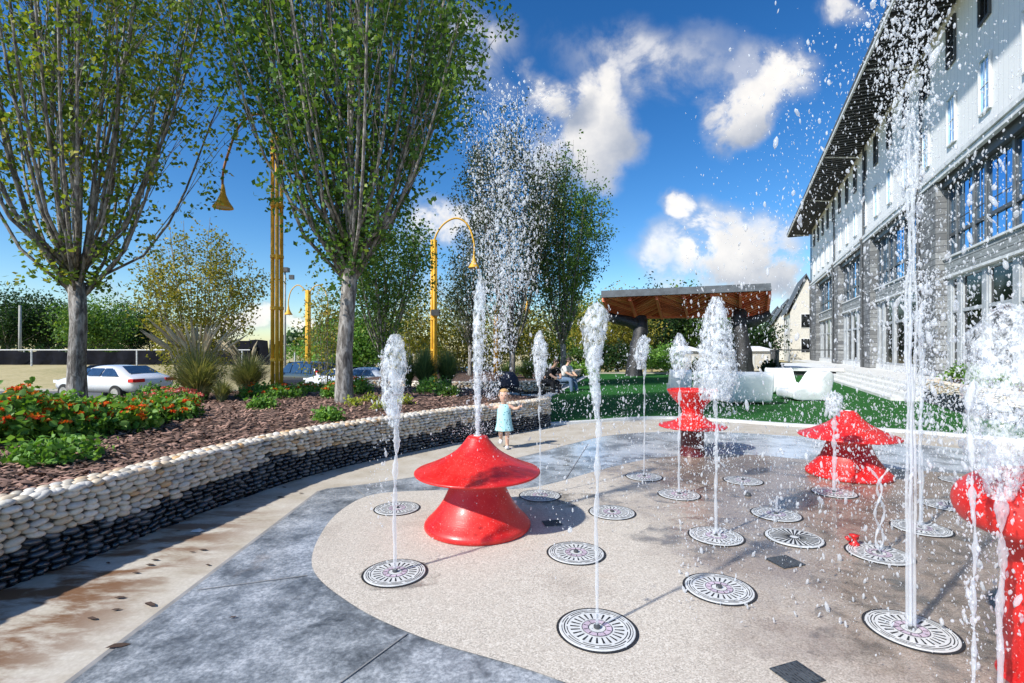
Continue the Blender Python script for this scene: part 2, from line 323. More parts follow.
M['shoe_w'] = mat('white_shoe', (.6, .6, .6), .6); M['navy'] = mat('navy_fabric', (.016, .022, .045), .8, bump=.3, bscale=20)
M['dry_leaf'] = mat('brown_leaf', (.06, .032, .02), .8, var=.5); M['lip'] = mat('lip', (.5, .15, .13), .5); M['eye'] = mat('eye', (.02, .015, .01), .2)
M['wood_pole'] = mat('grey_pole', (.36, .36, .33), .8); M['warm_lens'] = mat('lamp_lens', (.55, .5, .4), .3)
M['blue'] = mat('blue_plastic', (.05, .2, .5), .5)
# ------------------------------------------------------------------ mesh helpers
def mesh_obj(name, v, f, m, parent=None, smooth=False):
    me = bpy.data.meshes.new(name); me.from_pydata([tuple(p) for p in v], [], f); me.update()
    if smooth: me.polygons.foreach_set('use_smooth', [True]*len(me.polygons))
    me.materials.append(m); o = bpy.data.objects.new(name, me); C.objects.link(o)
    if parent is not None: o.parent = parent
    return o
def np_obj(name, V, F, m, parent=None, smooth=False):      # V (n,3), F (k,c)
    me = bpy.data.meshes.new(name); k, c = F.shape
    me.vertices.add(len(V)); me.vertices.foreach_set('co', V.astype(np.float32).ravel())
    me.loops.add(k*c); me.loops.foreach_set('vertex_index', F.astype(np.int32).ravel())
    me.polygons.add(k); me.polygons.foreach_set('loop_start', np.arange(0, k*c, c, dtype=np.int32))
    me.update(calc_edges=True); me.validate()
    if smooth: me.polygons.foreach_set('use_smooth', np.ones(len(me.polygons), dtype=bool))
    me.materials.append(m); o = bpy.data.objects.new(name, me); C.objects.link(o)
    if parent is not None: o.parent = parent
    return o
def tag(o, label=None, cat=None, group=None, kind=None):
    if label: o['label'] = label
    if cat: o['category'] = cat
    if group: o['group'] = group
    if kind: o['kind'] = kind
    return o
def thing(name, label, cat, loc=(0, 0, 0), rz=0, group=None):
    o = bpy.data.objects.new(name, None); C.objects.link(o); o.location = loc; o.rotation_euler = (0, 0, rz); o.empty_display_size = .2
    return tag(o, label, cat, group)
def dup(o, parent=None, **kw):
    c = o.copy(); C.objects.link(c)
    if parent is not None: c.parent = parent
    for ch in o.children: dup(ch, c)
    for k, v in kw.items():
        if k in ('label', 'group', 'category'): c[k] = v
        else: setattr(c, k, v)
    return c
class MB:
    def __init__(s): s.v = []; s.f = []
    def add(s, v, f):
        b = len(s.v); s.v += [tuple(p) for p in v]; s.f += [tuple(i+b for i in q) for q in f]; return s
    def box(s, a, b, mtx=None):
        x0, y0, z0 = a; x1, y1, z1 = b
        v = [(x0, y0, z0), (x1, y0, z0), (x1, y1, z0), (x0, y1, z0), (x0, y0, z1), (x1, y0, z1), (x1, y1, z1), (x0, y1, z1)]
        if mtx is not None: v = [mtx @ Vector(p) for p in v]
        return s.add(v, [(3, 2, 1, 0), (4, 5, 6, 7), (0, 1, 5, 4), (1, 2, 6, 5), (2, 3, 7, 6), (3, 0, 4, 7)])
    def bar(s, p, q, wd, h, up=Vector((0, 0, 1))):
        p = Vector(p); q = Vector(q); d = (q-p).normalized(); a = d.cross(up)
        if a.length < 1e-4: a = d.cross(Vector((1, 0, 0)))
        a.normalize(); u = a.cross(d).normalized(); a *= wd/2; u *= h/2
        v = [p-a-u, p+a-u, p+a+u, p-a+u, q-a-u, q+a-u, q+a+u, q-a+u]
        return s.add(v, [(0, 3, 2, 1), (4, 5, 6, 7), (0, 1, 5, 4), (1, 2, 6, 5), (2, 3, 7, 6), (3, 0, 4, 7)])
    def tube(s, pts, rad, n=8, cap=True):
        pts = [Vector(p) for p in pts]; k = len(pts)
        if not hasattr(rad, '__len__'): rad = [rad]*k
        v = []; f = []; a = None
        for i, p in enumerate(pts):
            d = (pts[min(i+1, k-1)]-pts[max(i-1, 0)]).normalized()
            if a is None:
                a = d.cross(Vector((0, 0, 1)));
                if a.length < .05: a = d.cross(Vector((0, 1, 0)))
            a = (a-d*a.dot(d)).normalized(); b = d.cross(a)
            for j in range(n):
                t = 2*math.pi*j/n; v.append(p+(a*math.cos(t)+b*math.sin(t))*rad[i])
        for i in range(k-1):
            for j in range(n): f.append((i*n+j, i*n+(j+1) % n, (i+1)*n+(j+1) % n, (i+1)*n+j))
        if cap: f.append(tuple(range(n-1, -1, -1))); f.append(tuple((k-1)*n+j for j in range(n)))
        return s.add(v, f)
    def lathe(s, prof, n=32, c=(0, 0, 0)):
        v = []; f = []
        for r, z in prof:
            for j in range(n): t = 2*math.pi*j/n; v.append((c[0]+r*math.cos(t), c[1]+r*math.sin(t), c[2]+z))
        for i in range(len(prof)-1):
            for j in range(n): f.append((i*n+j, i*n+(j+1) % n, (i+1)*n+(j+1) % n, (i+1)*n+j))
        return s.add(v, f)
    def prism(s, poly, z0, z1):
        k = len(poly); v = [(x, y, z0) for x, y in poly]+[(x, y, z1) for x, y in poly]
        return s.add(v, [tuple(range(k-1, -1, -1)), tuple(range(k, 2*k))]+[(i, (i+1) % k, k+(i+1) % k, k+i) for i in range(k)])
    def ring(s, r0, r1, z, a0=0, a1=2*math.pi, n=48):
        v = []; f = []
        for j in range(n+1):
            t = a0+(a1-a0)*j/n; v += [(r0*math.cos(t), r0*math.sin(t), z), (r1*math.cos(t), r1*math.sin(t), z)]
        for j in range(n): f.append((2*j, 2*j+1, 2*j+3, 2*j+2))
        return s.add(v, f)
    def build(s, name, m, parent=None, smooth=False): return mesh_obj(name, s.v, s.f, m, parent, smooth)
def smooth_curve(pts, n=8, closed=False):
    P = [Vector(p) for p in pts]; k = len(P); out = []
    rngk = range(k) if closed else range(k-1)
    for i in rngk:
        p0 = P[(i-1) % k] if closed or i > 0 else P[i]; p1 = P[i]; p2 = P[(i+1) % k]
        p3 = P[(i+2) % k] if closed or i+2 < k else p2
        for j in range(n):
            t = j/n; out.append(.5*((2*p1)+(p2-p0)*t+(2*p0-5*p1+4*p2-p3)*t*t+(3*p1-p0-3*p2+p3)*t**3))
    if not closed: out.append(P[-1])
    return out
def sheet(name, poly, z, m, thick=0.0):
    bm = bmesh.new(); vs = [bm.verts.new((p[0], p[1], z)) for p in poly]; fc = bm.faces.new(vs)
    if fc.normal.z < 0: bmesh.ops.reverse_faces(bm, faces=[fc])
    fc.normal_update()
    if fc.normal.z < 0: fc.normal_flip()
    bmesh.ops.triangulate(bm, faces=[fc])
    me = bpy.data.meshes.new(name); bm.to_mesh(me); bm.free(); me.materials.append(m)
    o = bpy.data.objects.new(name, me); C.objects.link(o); tag(o, kind='structure'); return o
# unit icosphere templates
def ico(sub):
    bm = bmesh.new(); bmesh.ops.create_icosphere(bm, subdivisions=sub, radius=1); v = np.array([p.co[:] for p in bm.verts]); f = np.array([[q.index for q in fc.verts] for fc in bm.faces]); bm.free(); return v, f
ICO1 = ico(1); ICO2 = ico(2)
def scatter(tv, tf, pos, S):      # S (n,3,3) matrices
    n = len(pos); V = np.einsum('nij,kj->nki', S, tv)+pos[:, None, :]
    F = tf[None]+(np.arange(n)*len(tv))[:, None, None]; return V.reshape(-1, 3), F.reshape(-1, tf.shape[1])
def rand_rot(n, r=rng):
    q = r.normal(size=(n, 4)); q /= np.linalg.norm(q, axis=1)[:, None]; a, b, c, d = q.T
    return np.stack([np.stack([1-2*(c*c+d*d), 2*(b*c-d*a), 2*(b*d+c*a)], -1), np.stack([2*(b*c+d*a), 1-2*(b*b+d*d), 2*(c*d-b*a)], -1), np.stack([2*(b*d-c*a), 2*(c*d+b*a), 1-2*(b*b+c*c)], -1)], 1)
LEAF_V = np.array([(0, 0, 0), (.34, .35, .10), (.26, .75, .05), (0, 1.05, -.06), (-.26, .75, .05), (-.34, .35, .10), (0, .5, 0)]); LEAF_V[:, 1] -= .5
LEAF_F = np.array([(0, 1, 6), (1, 2, 6), (2, 3, 6), (3, 4, 6), (4, 5, 6), (5, 0, 6)])
LEAF_S = np.array([(0, -.5, 0), (.33, 0, .06), (0, .55, -.03), (-.33, 0, .06)]); LEAF_SF = np.array([(0, 1, 2), (0, 2, 3)])
def leaves(name, pos, size, m, parent, hang=.4, r=rng, simple=True):
    n = len(pos); Rm = rand_rot(n, r)
    s = size*r.uniform(.6, 1.3, n)
    Rm = Rm*s[:, None, None]
    tv, tf = (LEAF_S, LEAF_SF) if simple else (LEAF_V, LEAF_F)
    V, F = scatter(tv, tf, pos, Rm); return np_obj(name, V, F, m, parent)
# ------------------------------------------------------------------ terrain
def ss(a, b, x): t = max(0, min(1, (x-a)/(b-a))); return t*t*(3-2*t)
def interp(x, xs, ys): return float(np.interp(x, xs, ys))
def terrain(x, y):
    b = interp(y, [11, 21, 31, 36, 58], [-.06, -.56, -.99, -1.0, -.1]); l = interp(y, [11, 24, 38], [-.06, -.65, .28])
    wl = ss(-14, -20, x); z = b*(1-wl)+l*wl; wr = ss(-1, 3, x); z = z*(1-wr)-.06*wr
    return z
xs = sorted(set(list(np.linspace(-60, 60, 81))+list(np.linspace(-4, 6, 21))+[-2500, -1000, -400, -150, -90, 90, 150, 400, 1000, 2500]))
ys = sorted(set(list(np.linspace(-10, 70, 81))+[-2000, -500, -100, -30, 100, 180, 400, 1000, 2600]))
V = [(x, y, terrain(x, y)) for y in ys for x in xs]; nx = len(xs)
F = [(j*nx+i, j*nx+i+1, (j+1)*nx+i+1, (j+1)*nx+i) for j in range(len(ys)-1) for i in range(nx-1)]
tag(mesh_obj('ground', V, F, M['field'], smooth=True), kind='structure')
def drape(name, x0, x1, y0, y1, dz, m, st=1.):
    gx = np.linspace(x0, x1, max(2, int((x1-x0)/st)+1)); gy = np.linspace(y0, y1, max(2, int((y1-y0)/st)+1)); k = len(gx)
    V = [(x, y, terrain(x, y)+dz) for y in gy for x in gx]; F = [(j*k+i, j*k+i+1, (j+1)*k+i+1, (j+1)*k+i) for j in range(len(gy)-1) for i in range(k-1)]
    return tag(mesh_obj(name, V, F, m, smooth=True), kind='structure')
drape('parking_lot', -55, -3.5, 18.5, 25, .025, M['asphalt'], .5); drape('parking_lot', -15.5, -3.5, 25, 34.5, .025, M['asphalt'], .5)
mb = MB()
for x in np.arange(-54, -16, 1.0): mb.box((x, 25.02, terrain(x, 25)-.05), (x+1, 25.2, terrain(x, 25)+.13))
tag(mb.build('kerb', M['conc']), kind='structure')
# footpath behind the planter (strip)
cl = smooth_curve([(1.05, 13.2, 0), (-.6, 14.6, 0), (-3.0, 15.7, 0), (-7, 16.6, 0)], 8); V = []; F = []
for i, p in enumerate(cl):
    d = (cl[min(i+1, len(cl)-1)]-cl[max(i-1, 0)]).normalized(); nrm = Vector((-d.y, d.x, 0))
    for k in (-1, -.33, .33, 1): q = p+nrm*k*(1.7 if i > 2 else 1.9); V.append((q.x, q.y, terrain(q.x, q.y)+.045))
F = [(i*4+j, i*4+j+1, i*4+j+5, i*4+j+4) for i in range(len(cl)-1) for j in range(3)]
tag(mesh_obj('footpath', V, F, M['conc']), kind='structure')
# plaza concrete, wet grey ring, tan pad
plaza = [(-3.45, -1.5), (-3.3, 2.2), (-3.2, 3.1), (-2.95, 4.3), (-2.5, 5.8), (-1.75, 7.2), (-.4, 8.75), (.4, 9.6), (.66, 10.02)]
lawn_front = [(.75, 10.0), (1.6, 10.35), (2.8, 10.85), (3.6, 10.9), (4.5, 10.5), (5.7, 9.8), (7.4, 9.0), (8.5, 7.9), (10, 6)]
lf = [p[:2] for p in smooth_curve([(x, y, 0) for x, y in lawn_front], 6)]
sheet('plaza', plaza+lf+[(12, 3), (12, -1.5)], 0.0, M['conc'])
ring_o = [(-2.0, -1.4), (-1.95, 1.2), (-1.98, 2.25), (-2.0, 3.4), (-2.03, 5.30), (-1.98, 5.38)]+[p[:2] for p in smooth_curve([(-1.6, 5.56, 0), (-1.15, 5.86, 0), (-.4, 6.4, 0), (.41, 7.28, 0), (1.0, 8.0, 0), (1.75, 8.75, 0), (2.8, 9.12, 0), (3.9, 9.05, 0), (5, 8.6, 0), (6.6, 7.75, 0), (7.7, 6.4, 0), (8.4, 4, 0), (8.4, -1.4, 0)], 6)]
strip = [(x+(.10 if x < -1.9 else 0), y) for x, y in ring_o]
def grow(poly, d):
    out = []; k = len(poly)
    for i in range(k):
        a = Vector(poly[i-1]); b = Vector(poly[i]); c = Vector(poly[(i+1) % k]); t = (c-a).normalized(); n = Vector((-t.y, t.x)); out.append((b.x+n.x*d, b.y+n.y*d))
    return out
sheet('concrete_lip', grow(ring_o, .035), .002+.002, mat('joint', (.26, .255, .25), .8))
sheet('wet_apron', ring_o, .008, M['grey'])
tanp = [p[:2] for p in smooth_curve([(.22, 2.25, 0), (-.45, 2.58, 0), (-.95, 2.94, 0), (-1.38, 3.45, 0), (-1.57, 4.2, 0), (-1.57, 4.8, 0), (-1.4, 5.17, 0), (-.9, 5.3, 0), (-.2, 5.32, 0), (.35, 5.5, 0), (1.2, 6.3, 0), (2.1, 6.95, 0), (3.3, 7.12, 0), (4.1, 6.7, 0), (4.85, 6.25, 0), (5.9, 5.7, 0), (6.8, 4.4, 0), (6.8, 1.5, 0), (5, .2, 0), (2.6, .6, 0), (1.2, 1.6, 0)], 7, True)]
sheet('splash_pad', tanp, .012, M['tan'])
mb = MB(); jl = []
for a, b in [((-1.95, 3.1), (-1.35, 3.3)), ((-.9, 2.0), (-.55, 2.62)), ((2.75, 7.05), (2.3, 9.0)), ((4.6, 6.45), (5.3, 8.35)), ((.6, 5.7), (1.2, 7.9)), ((6.2, 5.4), (7.7, 6.2)), ((-1.5, 5.1), (-1.75, 5.45))]:
    mb.bar((a[0], a[1], .0135), (b[0], b[1], .0135), .006, .003)
o = tag(mb.build('pavement_joint', bpy.data.materials['joint']), kind='structure')
def f_puddle(t, tcd, p, o):
    p.inputs['Base Color'].default_value = (.16, .145, .13, 1); p.inputs['Roughness'].default_value = .06; p.inputs['Specular IOR Level'].default_value = .9
    n = t.noise(tcd, 5, 6, .6); bumpit(t, p, t.noise(tcd, 26, 4), .25, .006)
    tr = t.n('ShaderNodeBsdfTransparent'); mx = t.n('ShaderNodeMixShader'); t.set(mx.inputs[0], t.mr(n, .34, .56, .5, .95)); t.t.links.new(p.outputs[0], mx.inputs[1]); t.t.links.new(tr.outputs[0], mx.inputs[2]); t.t.links.new(mx.outputs[0], o.inputs[0])
M['puddle'] = custom('puddle', f_puddle)
for i, (px, py, ra, rb) in enumerate([(716, 540, .62, .42), (679, 492, .6, .5), (834, 500, .9, .5), (905, 540, .75, .5), (911, 640, .5, .32), (620, 462, .9, .45), (780, 470, .8, .4), (560, 500, .45, .3), (950, 600, .4, .5), (395, 578, .26, .22), (860, 590, .35, .25)]):
    x, y = gp(px, py); V = []
    for k in range(40): a = 2*math.pi*k/40; q_ = 1+.45*mnoise.noise(Vector((math.cos(a)*1.3+i*7, math.sin(a)*1.3, 0)))+.2*mnoise.noise(Vector((math.cos(a)*4+i*7, math.sin(a)*4, 5))); V.append((x+ra*q_*math.cos(a), y+rb*q_*math.sin(a)))
    sheet('puddle', V, .0127+.00025*i, M['puddle'])
# lawn
lawn = lf[:-1]+[(10.0, 8.5), (10.2, 10.8), (11.6, 14.0), (12.2, 16.2), (13.2, 18.5), (15.8, 25), (17.6, 30.5), (5.0, 31), (4.4, 28.8), (1.8, 18.3), (1.15, 15.8), (.85, 13)]
sheet('lawn', lawn, .03, M['lawn'])
def curb(name, pts, wd, z0, z1, m):
    V = []; F = []; P = [Vector((p[0], p[1], 0)) for p in pts]
    for i, p in enumerate(P):
        d = (P[min(i+1, len(P)-1)]-P[max(i-1, 0)]).normalized(); n = Vector((-d.y, d.x, 0))*wd/2
        a = p-n; b = p+n; V += [(a.x, a.y, z0), (a.x, a.y, z1), (b.x, b.y, z1), (b.x, b.y, z0)]
    for i in range(len(P)-1):
        for j in range(3): F.append((i*4+j, i*4+j+1, i*4+j+5, i*4+j+4))
    F.append((0, 1, 2, 3)); k = (len(P)-1)*4; F.append((k+3, k+2, k+1, k)); o = mesh_obj(name, V, F, m); return tag(o, kind='structure')
curb('lawn_kerb', lf, .16, -.02, .045, M['step']); curb('lawn_kerb', [(.85, 13), (1.1, 15.8), (1.75, 18.3), (4.35, 28.8), (4.9, 31.1)], .30, -.3, .06, M['step'])
curb('lawn_kerb', [(4.9, 31.1), (17.6, 30.6)], .25, -.05, .10, M['conc'])
# ------------------------------------------------------------------ pebble walls
def pebble_wall(name, label, pts, H, z0f, split, thick=.22, cell=.094, rh=.042, seed=1, cap=True, group=None, res=ICO1):
    r = np.random.default_rng(seed); t = thing(name, label, 'wall', (pts[0][0], pts[0][1], 0), 0, group); ox, oy = pts[0][:2]
    P = smooth_curve([(p[0]-ox, p[1]-oy, 0) for p in pts], 16); L = [0]
    for i in range(1, len(P)): L.append(L[-1]+(P[i]-P[i-1]).length)
    def loc(s):
        s = max(0, min(L[-1]-1e-6, s)); i = int(np.searchsorted(L, s, side='right'))-1; i = min(i, len(P)-2); u = (s-L[i])/(L[i+1]-L[i]); p = P[i].lerp(P[i+1], u)
        a = P[max(i-1, 0)]; b = P[min(i+2, len(P)-1)]; d = (b-a).normalized(); return p, d, Vector((d.y, -d.x, 0))    # outward on the right of the travel direction
    V = []; F = []; ns = max(2, int(L[-1]/.15))
    for i in range(ns+1):
        p, d, n = loc(L[-1]*i/ns); zb = z0f(p.x+ox, p.y+oy)-.12; a = p-n*.03; b = p-n*thick
        V += [(a.x, a.y, zb), (a.x, a.y, H-.02), (b.x, b.y, H-.02), (b.x, b.y, zb)]
    for i in range(ns):
        for j in range(3): F.append((i*4+j, i*4+j+1, i*4+j+5, i*4+j+4))
    F.append((0, 1, 2, 3)); F.append((ns*4+3, ns*4+2, ns*4+1, ns*4)); mesh_obj('core', V, F, mat('mortar', (.10, .09, .08), .9), t)
    lp, dp = [[], []], [[], []]
    zmin = min(z0f(p.x+ox, p.y+oy) for p in P); nr = int((H-zmin)/rh)+1
    for k in range(nr):
        z = H-rh*(k+.5); s = r.uniform(0, cell)
        while s < L[-1]:
            wdt = cell*r.uniform(.6, 1.4); p, d, n = loc(s+wdt/2)
            if z > z0f(p.x+ox, p.y+oy)-rh:
                hh = rh*r.uniform(.50, .70); dd = .045*r.uniform(.8, 1.25); tl = r.normal(0, .16)
                ax = Vector(d)*math.cos(tl)+Vector((0, 0, 1))*math.sin(tl); up = -Vector(d)*math.sin(tl)+Vector((0, 0, 1))*math.cos(tl)
                S = np.array([ax*(wdt*.53), n*dd, up*hh]).T; q = np.array(p-n*.015)+np.array([0, 0, z+r.normal(0, .004)])
                zs = split+.8*rh*math.sin(s*1.7)+.5*rh*math.sin(s*6.1)+r.normal(0, rh*.45)
                tgt = lp if z > zs else dp; tgt[0].append(q); tgt[1].append(S)
            s += wdt
    if cap:
        for row in range(int(thick/.07)):
            s = r.uniform(0, cell)
            while s < L[-1]:
                wdt = cell*r.uniform(.7, 1.2); p, d, n = loc(s+wdt/2); q = np.array(p-n*(.02+row*.07+r.normal(0, .006)))+np.array([0, 0, H-.022+.008*(row > 0)])
                S = np.array([Vector(d)*(wdt*.53), n*.042, Vector((0, 0, .026))]).T; lp[0].append(q); lp[1].append(S); s += wdt
    for nm, b, m in (('light_pebbles', lp, M['pebble_light']), ('dark_pebbles', dp, M['pebble_dark'])):
        if b[0]: V, F = scatter(res[0], res[1], np.array(b[0]), np.array(b[1])); np_obj(nm, V, F, m, t, True)
    return t
front = [(-3.35, 1.2), (-3.32, 2.2), (-3.2, 3.1), (-3.03, 3.72), (-2.72, 5.2), (-2.22, 6.32), (-1.6, 7.2), (-.9, 8.1), (-.24, 8.72), (.35, 9.35), (.70, 9.85), (.74, 10.3), (.5, 10.75)]
pebble_wall('pebble_wall', 'long curving low wall of stacked pebbles, cream above black, in front of the mulch bed', front, .55, lambda x, y: 0, .27, .24, res=ICO2, group='pebble walls')
back = [(.48, 10.8), (.1, 11.4), (-.8, 12.6), (-2.2, 13.3), (-5, 13.2), (-7.2, 11.2), (-9.5, 9.9), (-13, 9.5), (-17, 9.4)]
pb = thing('retaining_kerb', 'pale stone kerb closing the back of the mulch bed towards the car park', 'kerb', (0, 0, 0))
V = []; F = []; P = smooth_curve([(x, y, 0) for x, y in back], 8)
for i, p in enumerate(P):
    d = (P[min(i+1, len(P)-1)]-P[max(i-1, 0)]).normalized(); n = Vector((-d.y, d.x, 0))*.12
    for q, z in ((p-n, -.8), (p-n, .5), (p+n, .5), (p+n, -.8)): V.append((q.x, q.y, z))
for i in range(len(P)-1):
    for j in range(3): F.append((i*4+j, i*4+j+1, i*4+j+5, i*4+j+4))
F.append((0, 1, 2, 3)); mesh_obj('stone_body', V, F, M['conc'], pb)
soil_poly = [(p.x, p.y) for p in smooth_curve([(x, y, 0) for x, y in front], 4)]+[(p.x, p.y) for p in P[::4]]+[(-17, 1.2)]
def inside(poly, x, y):
    c = False; j = len(poly)-1
    for i in range(len(poly)):
        if (poly[i][1] > y) != (poly[j][1] > y) and x < (poly[j][0]-poly[i][0])*(y-poly[i][1])/(poly[j][1]-poly[i][1])+poly[i][0]: c = not c
        j = i
    return c
def edged(poly, x, y):
    best = 1e9
    for i in range(len(poly)):
        a = Vector(poly[i-1]); b = Vector(poly[i]); p = Vector((x, y)); ab = b-a; t = max(0, min(1, (p-a).dot(ab)/max(ab.length_squared, 1e-9))); best = min(best, (p-a-ab*t).length)
    return best
def soil_z(x, y):
    e = edged(soil_poly, x, y); return .50+.10*ss(.1, 1.6, e)+.025*mnoise.noise(Vector((x*1.3, y*1.3, 0)))
def bed(name, poly, zf, st, m):
    x0, x1 = min(p[0] for p in poly), max(p[0] for p in poly); y0, y1 = min(p[1] for p in poly), max(p[1] for p in poly)
    bm = bmesh.new(); vs = [bm.verts.new((p[0], p[1], 0)) for p in poly]; bm.faces.new(vs)
    for x in np.arange(x0+st, x1, st): bmesh.ops.bisect_plane(bm, geom=bm.verts[:]+bm.edges[:]+bm.faces[:], plane_co=(x, 0, 0), plane_no=(1, 0, 0))
    for y in np.arange(y0+st, y1, st): bmesh.ops.bisect_plane(bm, geom=bm.verts[:]+bm.edges[:]+bm.faces[:], plane_co=(0, y, 0), plane_no=(0, 1, 0))
    bmesh.ops.triangulate(bm, faces=bm.faces[:])
    for v in bm.verts: v.co.z = zf(v.co.x, v.co.y)
    bmesh.ops.recalc_face_normals(bm, faces=bm.faces[:]); me = bpy.data.meshes.new(name); bm.to_mesh(me); bm.free(); me.materials.append(m)
    o = bpy.data.objects.new(name, me); C.objects.link(o); return tag(o, kind='structure')
inner = grow(soil_poly, .08)
bed('planting_bed_soil', soil_poly, soil_z, .4, M['soil'])
N = 15000; pts = []
while len(pts) < N:
    y = 2.5+(rng.random()**1.3)*11; x = -rng.random()*min(17, 1.15*y+1)+1
    if inside(soil_poly, x, y) and edged(soil_poly, x, y) > .17: pts.append((x, y, soil_z(x, y)+rng.uniform(.0, .03)))
chip = np.array([(-.5, -.2, 0), (.5, -.16, 0), (.55, .14, .05), (-.45, .2, .03), (0, 0, .16)]); chf = np.array([(0, 1, 4), (1, 2, 4), (2, 3, 4), (3, 0, 4)])
ang = rng.uniform(0, 6.28, N); s = rng.uniform(.03, .085, N); S = np.zeros((N, 3, 3)); tlt = rng.normal(0, .35, N)
S[:, 0, 0] = np.cos(ang)*s; S[:, 0, 1] = -np.sin(ang)*s; S[:, 1, 0] = np.sin(ang)*s; S[:, 1, 1] = np.cos(ang)*s; S[:, 2, 2] = s; S[:, 2, 0] = tlt*s
V, F = scatter(chip, chf, np.array(pts), S); tag(np_obj('bark_mulch', V, F, M['chips']), 'brown bark chip mulch covering the planting bed behind the pebble wall', 'mulch', kind='stuff')
# second planter, behind the path
front2 = [(-5.2, 18.0), (-3.0, 17.2), (-.8, 17.0), (1.0, 17.6), (1.75, 19.0), (2.8, 23.5), (4.2, 29.5)]
pebble_wall('pebble_wall', 'farther pebble wall beside the lawn where two people sit', front2, .42, lambda x, y: terrain(x, y), .12, .3, cell=.16, rh=.06, seed=5, group='pebble walls')
bed2 = [(p.x, p.y) for p in smooth_curve([(x, y, 0) for x, y in front2], 4)]+[(1, 30), (-4, 26), (-6, 20)]
bed('planting_bed_soil', bed2, lambda x, y: .38, 1.0, M['soil'])
# ------------------------------------------------------------------ trees
def tree(name, label, cat, loc, H, fork, tr, spread, nlimb, nleaf, lsize, lm, seed, low=.25, clump=.16, group=None, lean=0, skirt=0, cur=.74, cl=9, multi=1, bark='bark', shape=1.0, droop=0.0, twigs=5):
    r = np.random.default_rng(seed); t = thing(name, label, cat, loc, 0, group); mb = MB()
    mb.tube([(0, 0, -.25), (0, 0, 0), (lean*.05, 0, fork*.35), (lean*.3+.02, .01, fork*.7), (lean, 0, fork+.1)], [tr*1.3, tr*1.1, tr*.92, tr*.85, tr*.9], 12) if multi == 1 else None
    mb2 = MB(); segs = []
    for i in range(nlimb):
        a = 2*math.pi*(i*.618+r.uniform(-.06, .06)); q = math.sqrt((i+.5)/nlimb)*r.uniform(.85, 1.1); rad = spread*q
        z1 = H*(1-.30*q*q*shape)*r.uniform(.90, 1.02); z0 = fork*r.uniform(.85, 1.15) if multi == 1 else .05
        st = Vector((lean+(.05*math.cos(a) if multi > 1 else 0), .05*math.sin(a) if multi > 1 else 0, z0)); n = 8; P = []; wob = r.normal(0, .05*spread, (2, 3))
        for k in range(n+1):
            u = k/n; rr = rad*(u**(cur if q > .4 else .85))*(1-.05*u); zz = z0+(z1-z0)*(u**(1.0-.0*q)) - droop*rad*u*u
            P.append(Vector((st.x+rr*math.cos(a)+wob[0][0]*math.sin(3*u)*u+wob[1][0]*math.sin(7*u)*.4, st.y+rr*math.sin(a)+wob[0][1]*math.sin(3*u)*u+wob[1][1]*math.sin(6*u)*.4, zz)))
        r0 = tr*(.22 if multi == 1 else .26)*r.uniform(.7, 1.1)*(1.1-.3*q); mb2.tube(P, [max(.006, r0*(1-k/n)**.8+.004) for k in range(n+1)], 6); segs.append((P, 1.))
        for b in range(twigs):
            u = r.uniform(.15, .9); k = int(u*n); p = P[k].lerp(P[k+1], u*n-k); a2 = a+r.uniform(-1.5, 1.5); ln = (H-p.z)*r.uniform(.25, .55)*(1.1-u*.5); ou = r.uniform(.25, .55)
            Q = [p+Vector((math.cos(a2)*ou*ln*v, math.sin(a2)*ou*ln*v, ln*v*(.95-.2*v)))+Vector(r.normal(0, .02, 3)) for v in (0, .3, .6, 1)]
            mb2.tube(Q, [max(.004, r0*(1-u)*.5*(1-v*.8)) for v in (0, .3, .6, 1)], 4, False); segs.append((Q, .7))
    tk = (mb if multi == 1 else mb2).build('trunk', M[bark], t, True)
    if multi == 1: mb2.build('branches', M[bark], tk, True)
    nc = nleaf//cl; cen = []
    W = np.array([w_*(1 if len(P) > 5 else .8) for P, w_ in segs]); W /= W.sum(); idx = r.choice(len(segs), nc, p=W)
    for i in idx:
        P, _ = segs[i]; u = min(r.uniform(low if len(P) > 5 else .1, 1.03), .9999); k = int(u*(len(P)-1)); p = P[k].lerp(P[k+1], u*(len(P)-1)-k)
        cen.append(p+Vector(r.normal(0, 1, 3))*clump*1.3)
    for i in range(skirt):
        a = r.uniform(0, 6.28); zz_ = r.uniform(0, 1); q = spread*(.15+.42*zz_)*r.random()**.5; cen.append(Vector((lean+q*math.cos(a), q*math.sin(a), fork+.05+zz_*H*.2)))
    cen = np.repeat(np.array([c[:] for c in cen]), cl, 0); cen = cen+r.normal(0, clump*.6, cen.shape)
    leaves('crown', cen, lsize, M[lm], t, r=r)
    return t
T1 = (-7.05, 8.1); tree('shade_tree', 'tall vase-shaped green tree at the left edge behind the orange flowers', 'tree', (T1[0], T1[1], soil_z(*T1)), 11.2, 1.9, .135, 2.75, 40, 22000, .088, 'leaf_a', 11, low=.03, clump=.15, skirt=60, cur=.56, cl=17, group='street trees in the planting bed', twigs=7)
T2 = (at(344, 8.7), 8.7); tree('shade_tree', 'largest dense green tree with pale forked trunk in the mulch bed', 'tree', (T2[0], T2[1], soil_z(*T2)), 11.6, 2.3, .150, 2.9, 46, 38000, .088, 'leaf_b', 23, low=.02, clump=.17, skirt=130, cur=.56, cl=17, group='street trees in the planting bed', twigs=7, lean=.12)
tree('yellow_green_tree', 'small multi-stemmed tree with yellowing leaves behind the plumed grass', 'tree', (at(200, 15), 15, terrain(at(200, 15), 15)), 5.9, .5, .09, 1.75, 24, 13000, .085, 'leaf_y', 31, low=.25, clump=.16, multi=2)
tree('young_tree', 'green tree behind the left white fountain plume, right of the big tree', 'tree', (at(384, 14), 14, -.2), 6.2, 1.5, .12, 1.5, 20, 11000, .085, 'leaf_b', 37, low=.0, clump=.18)
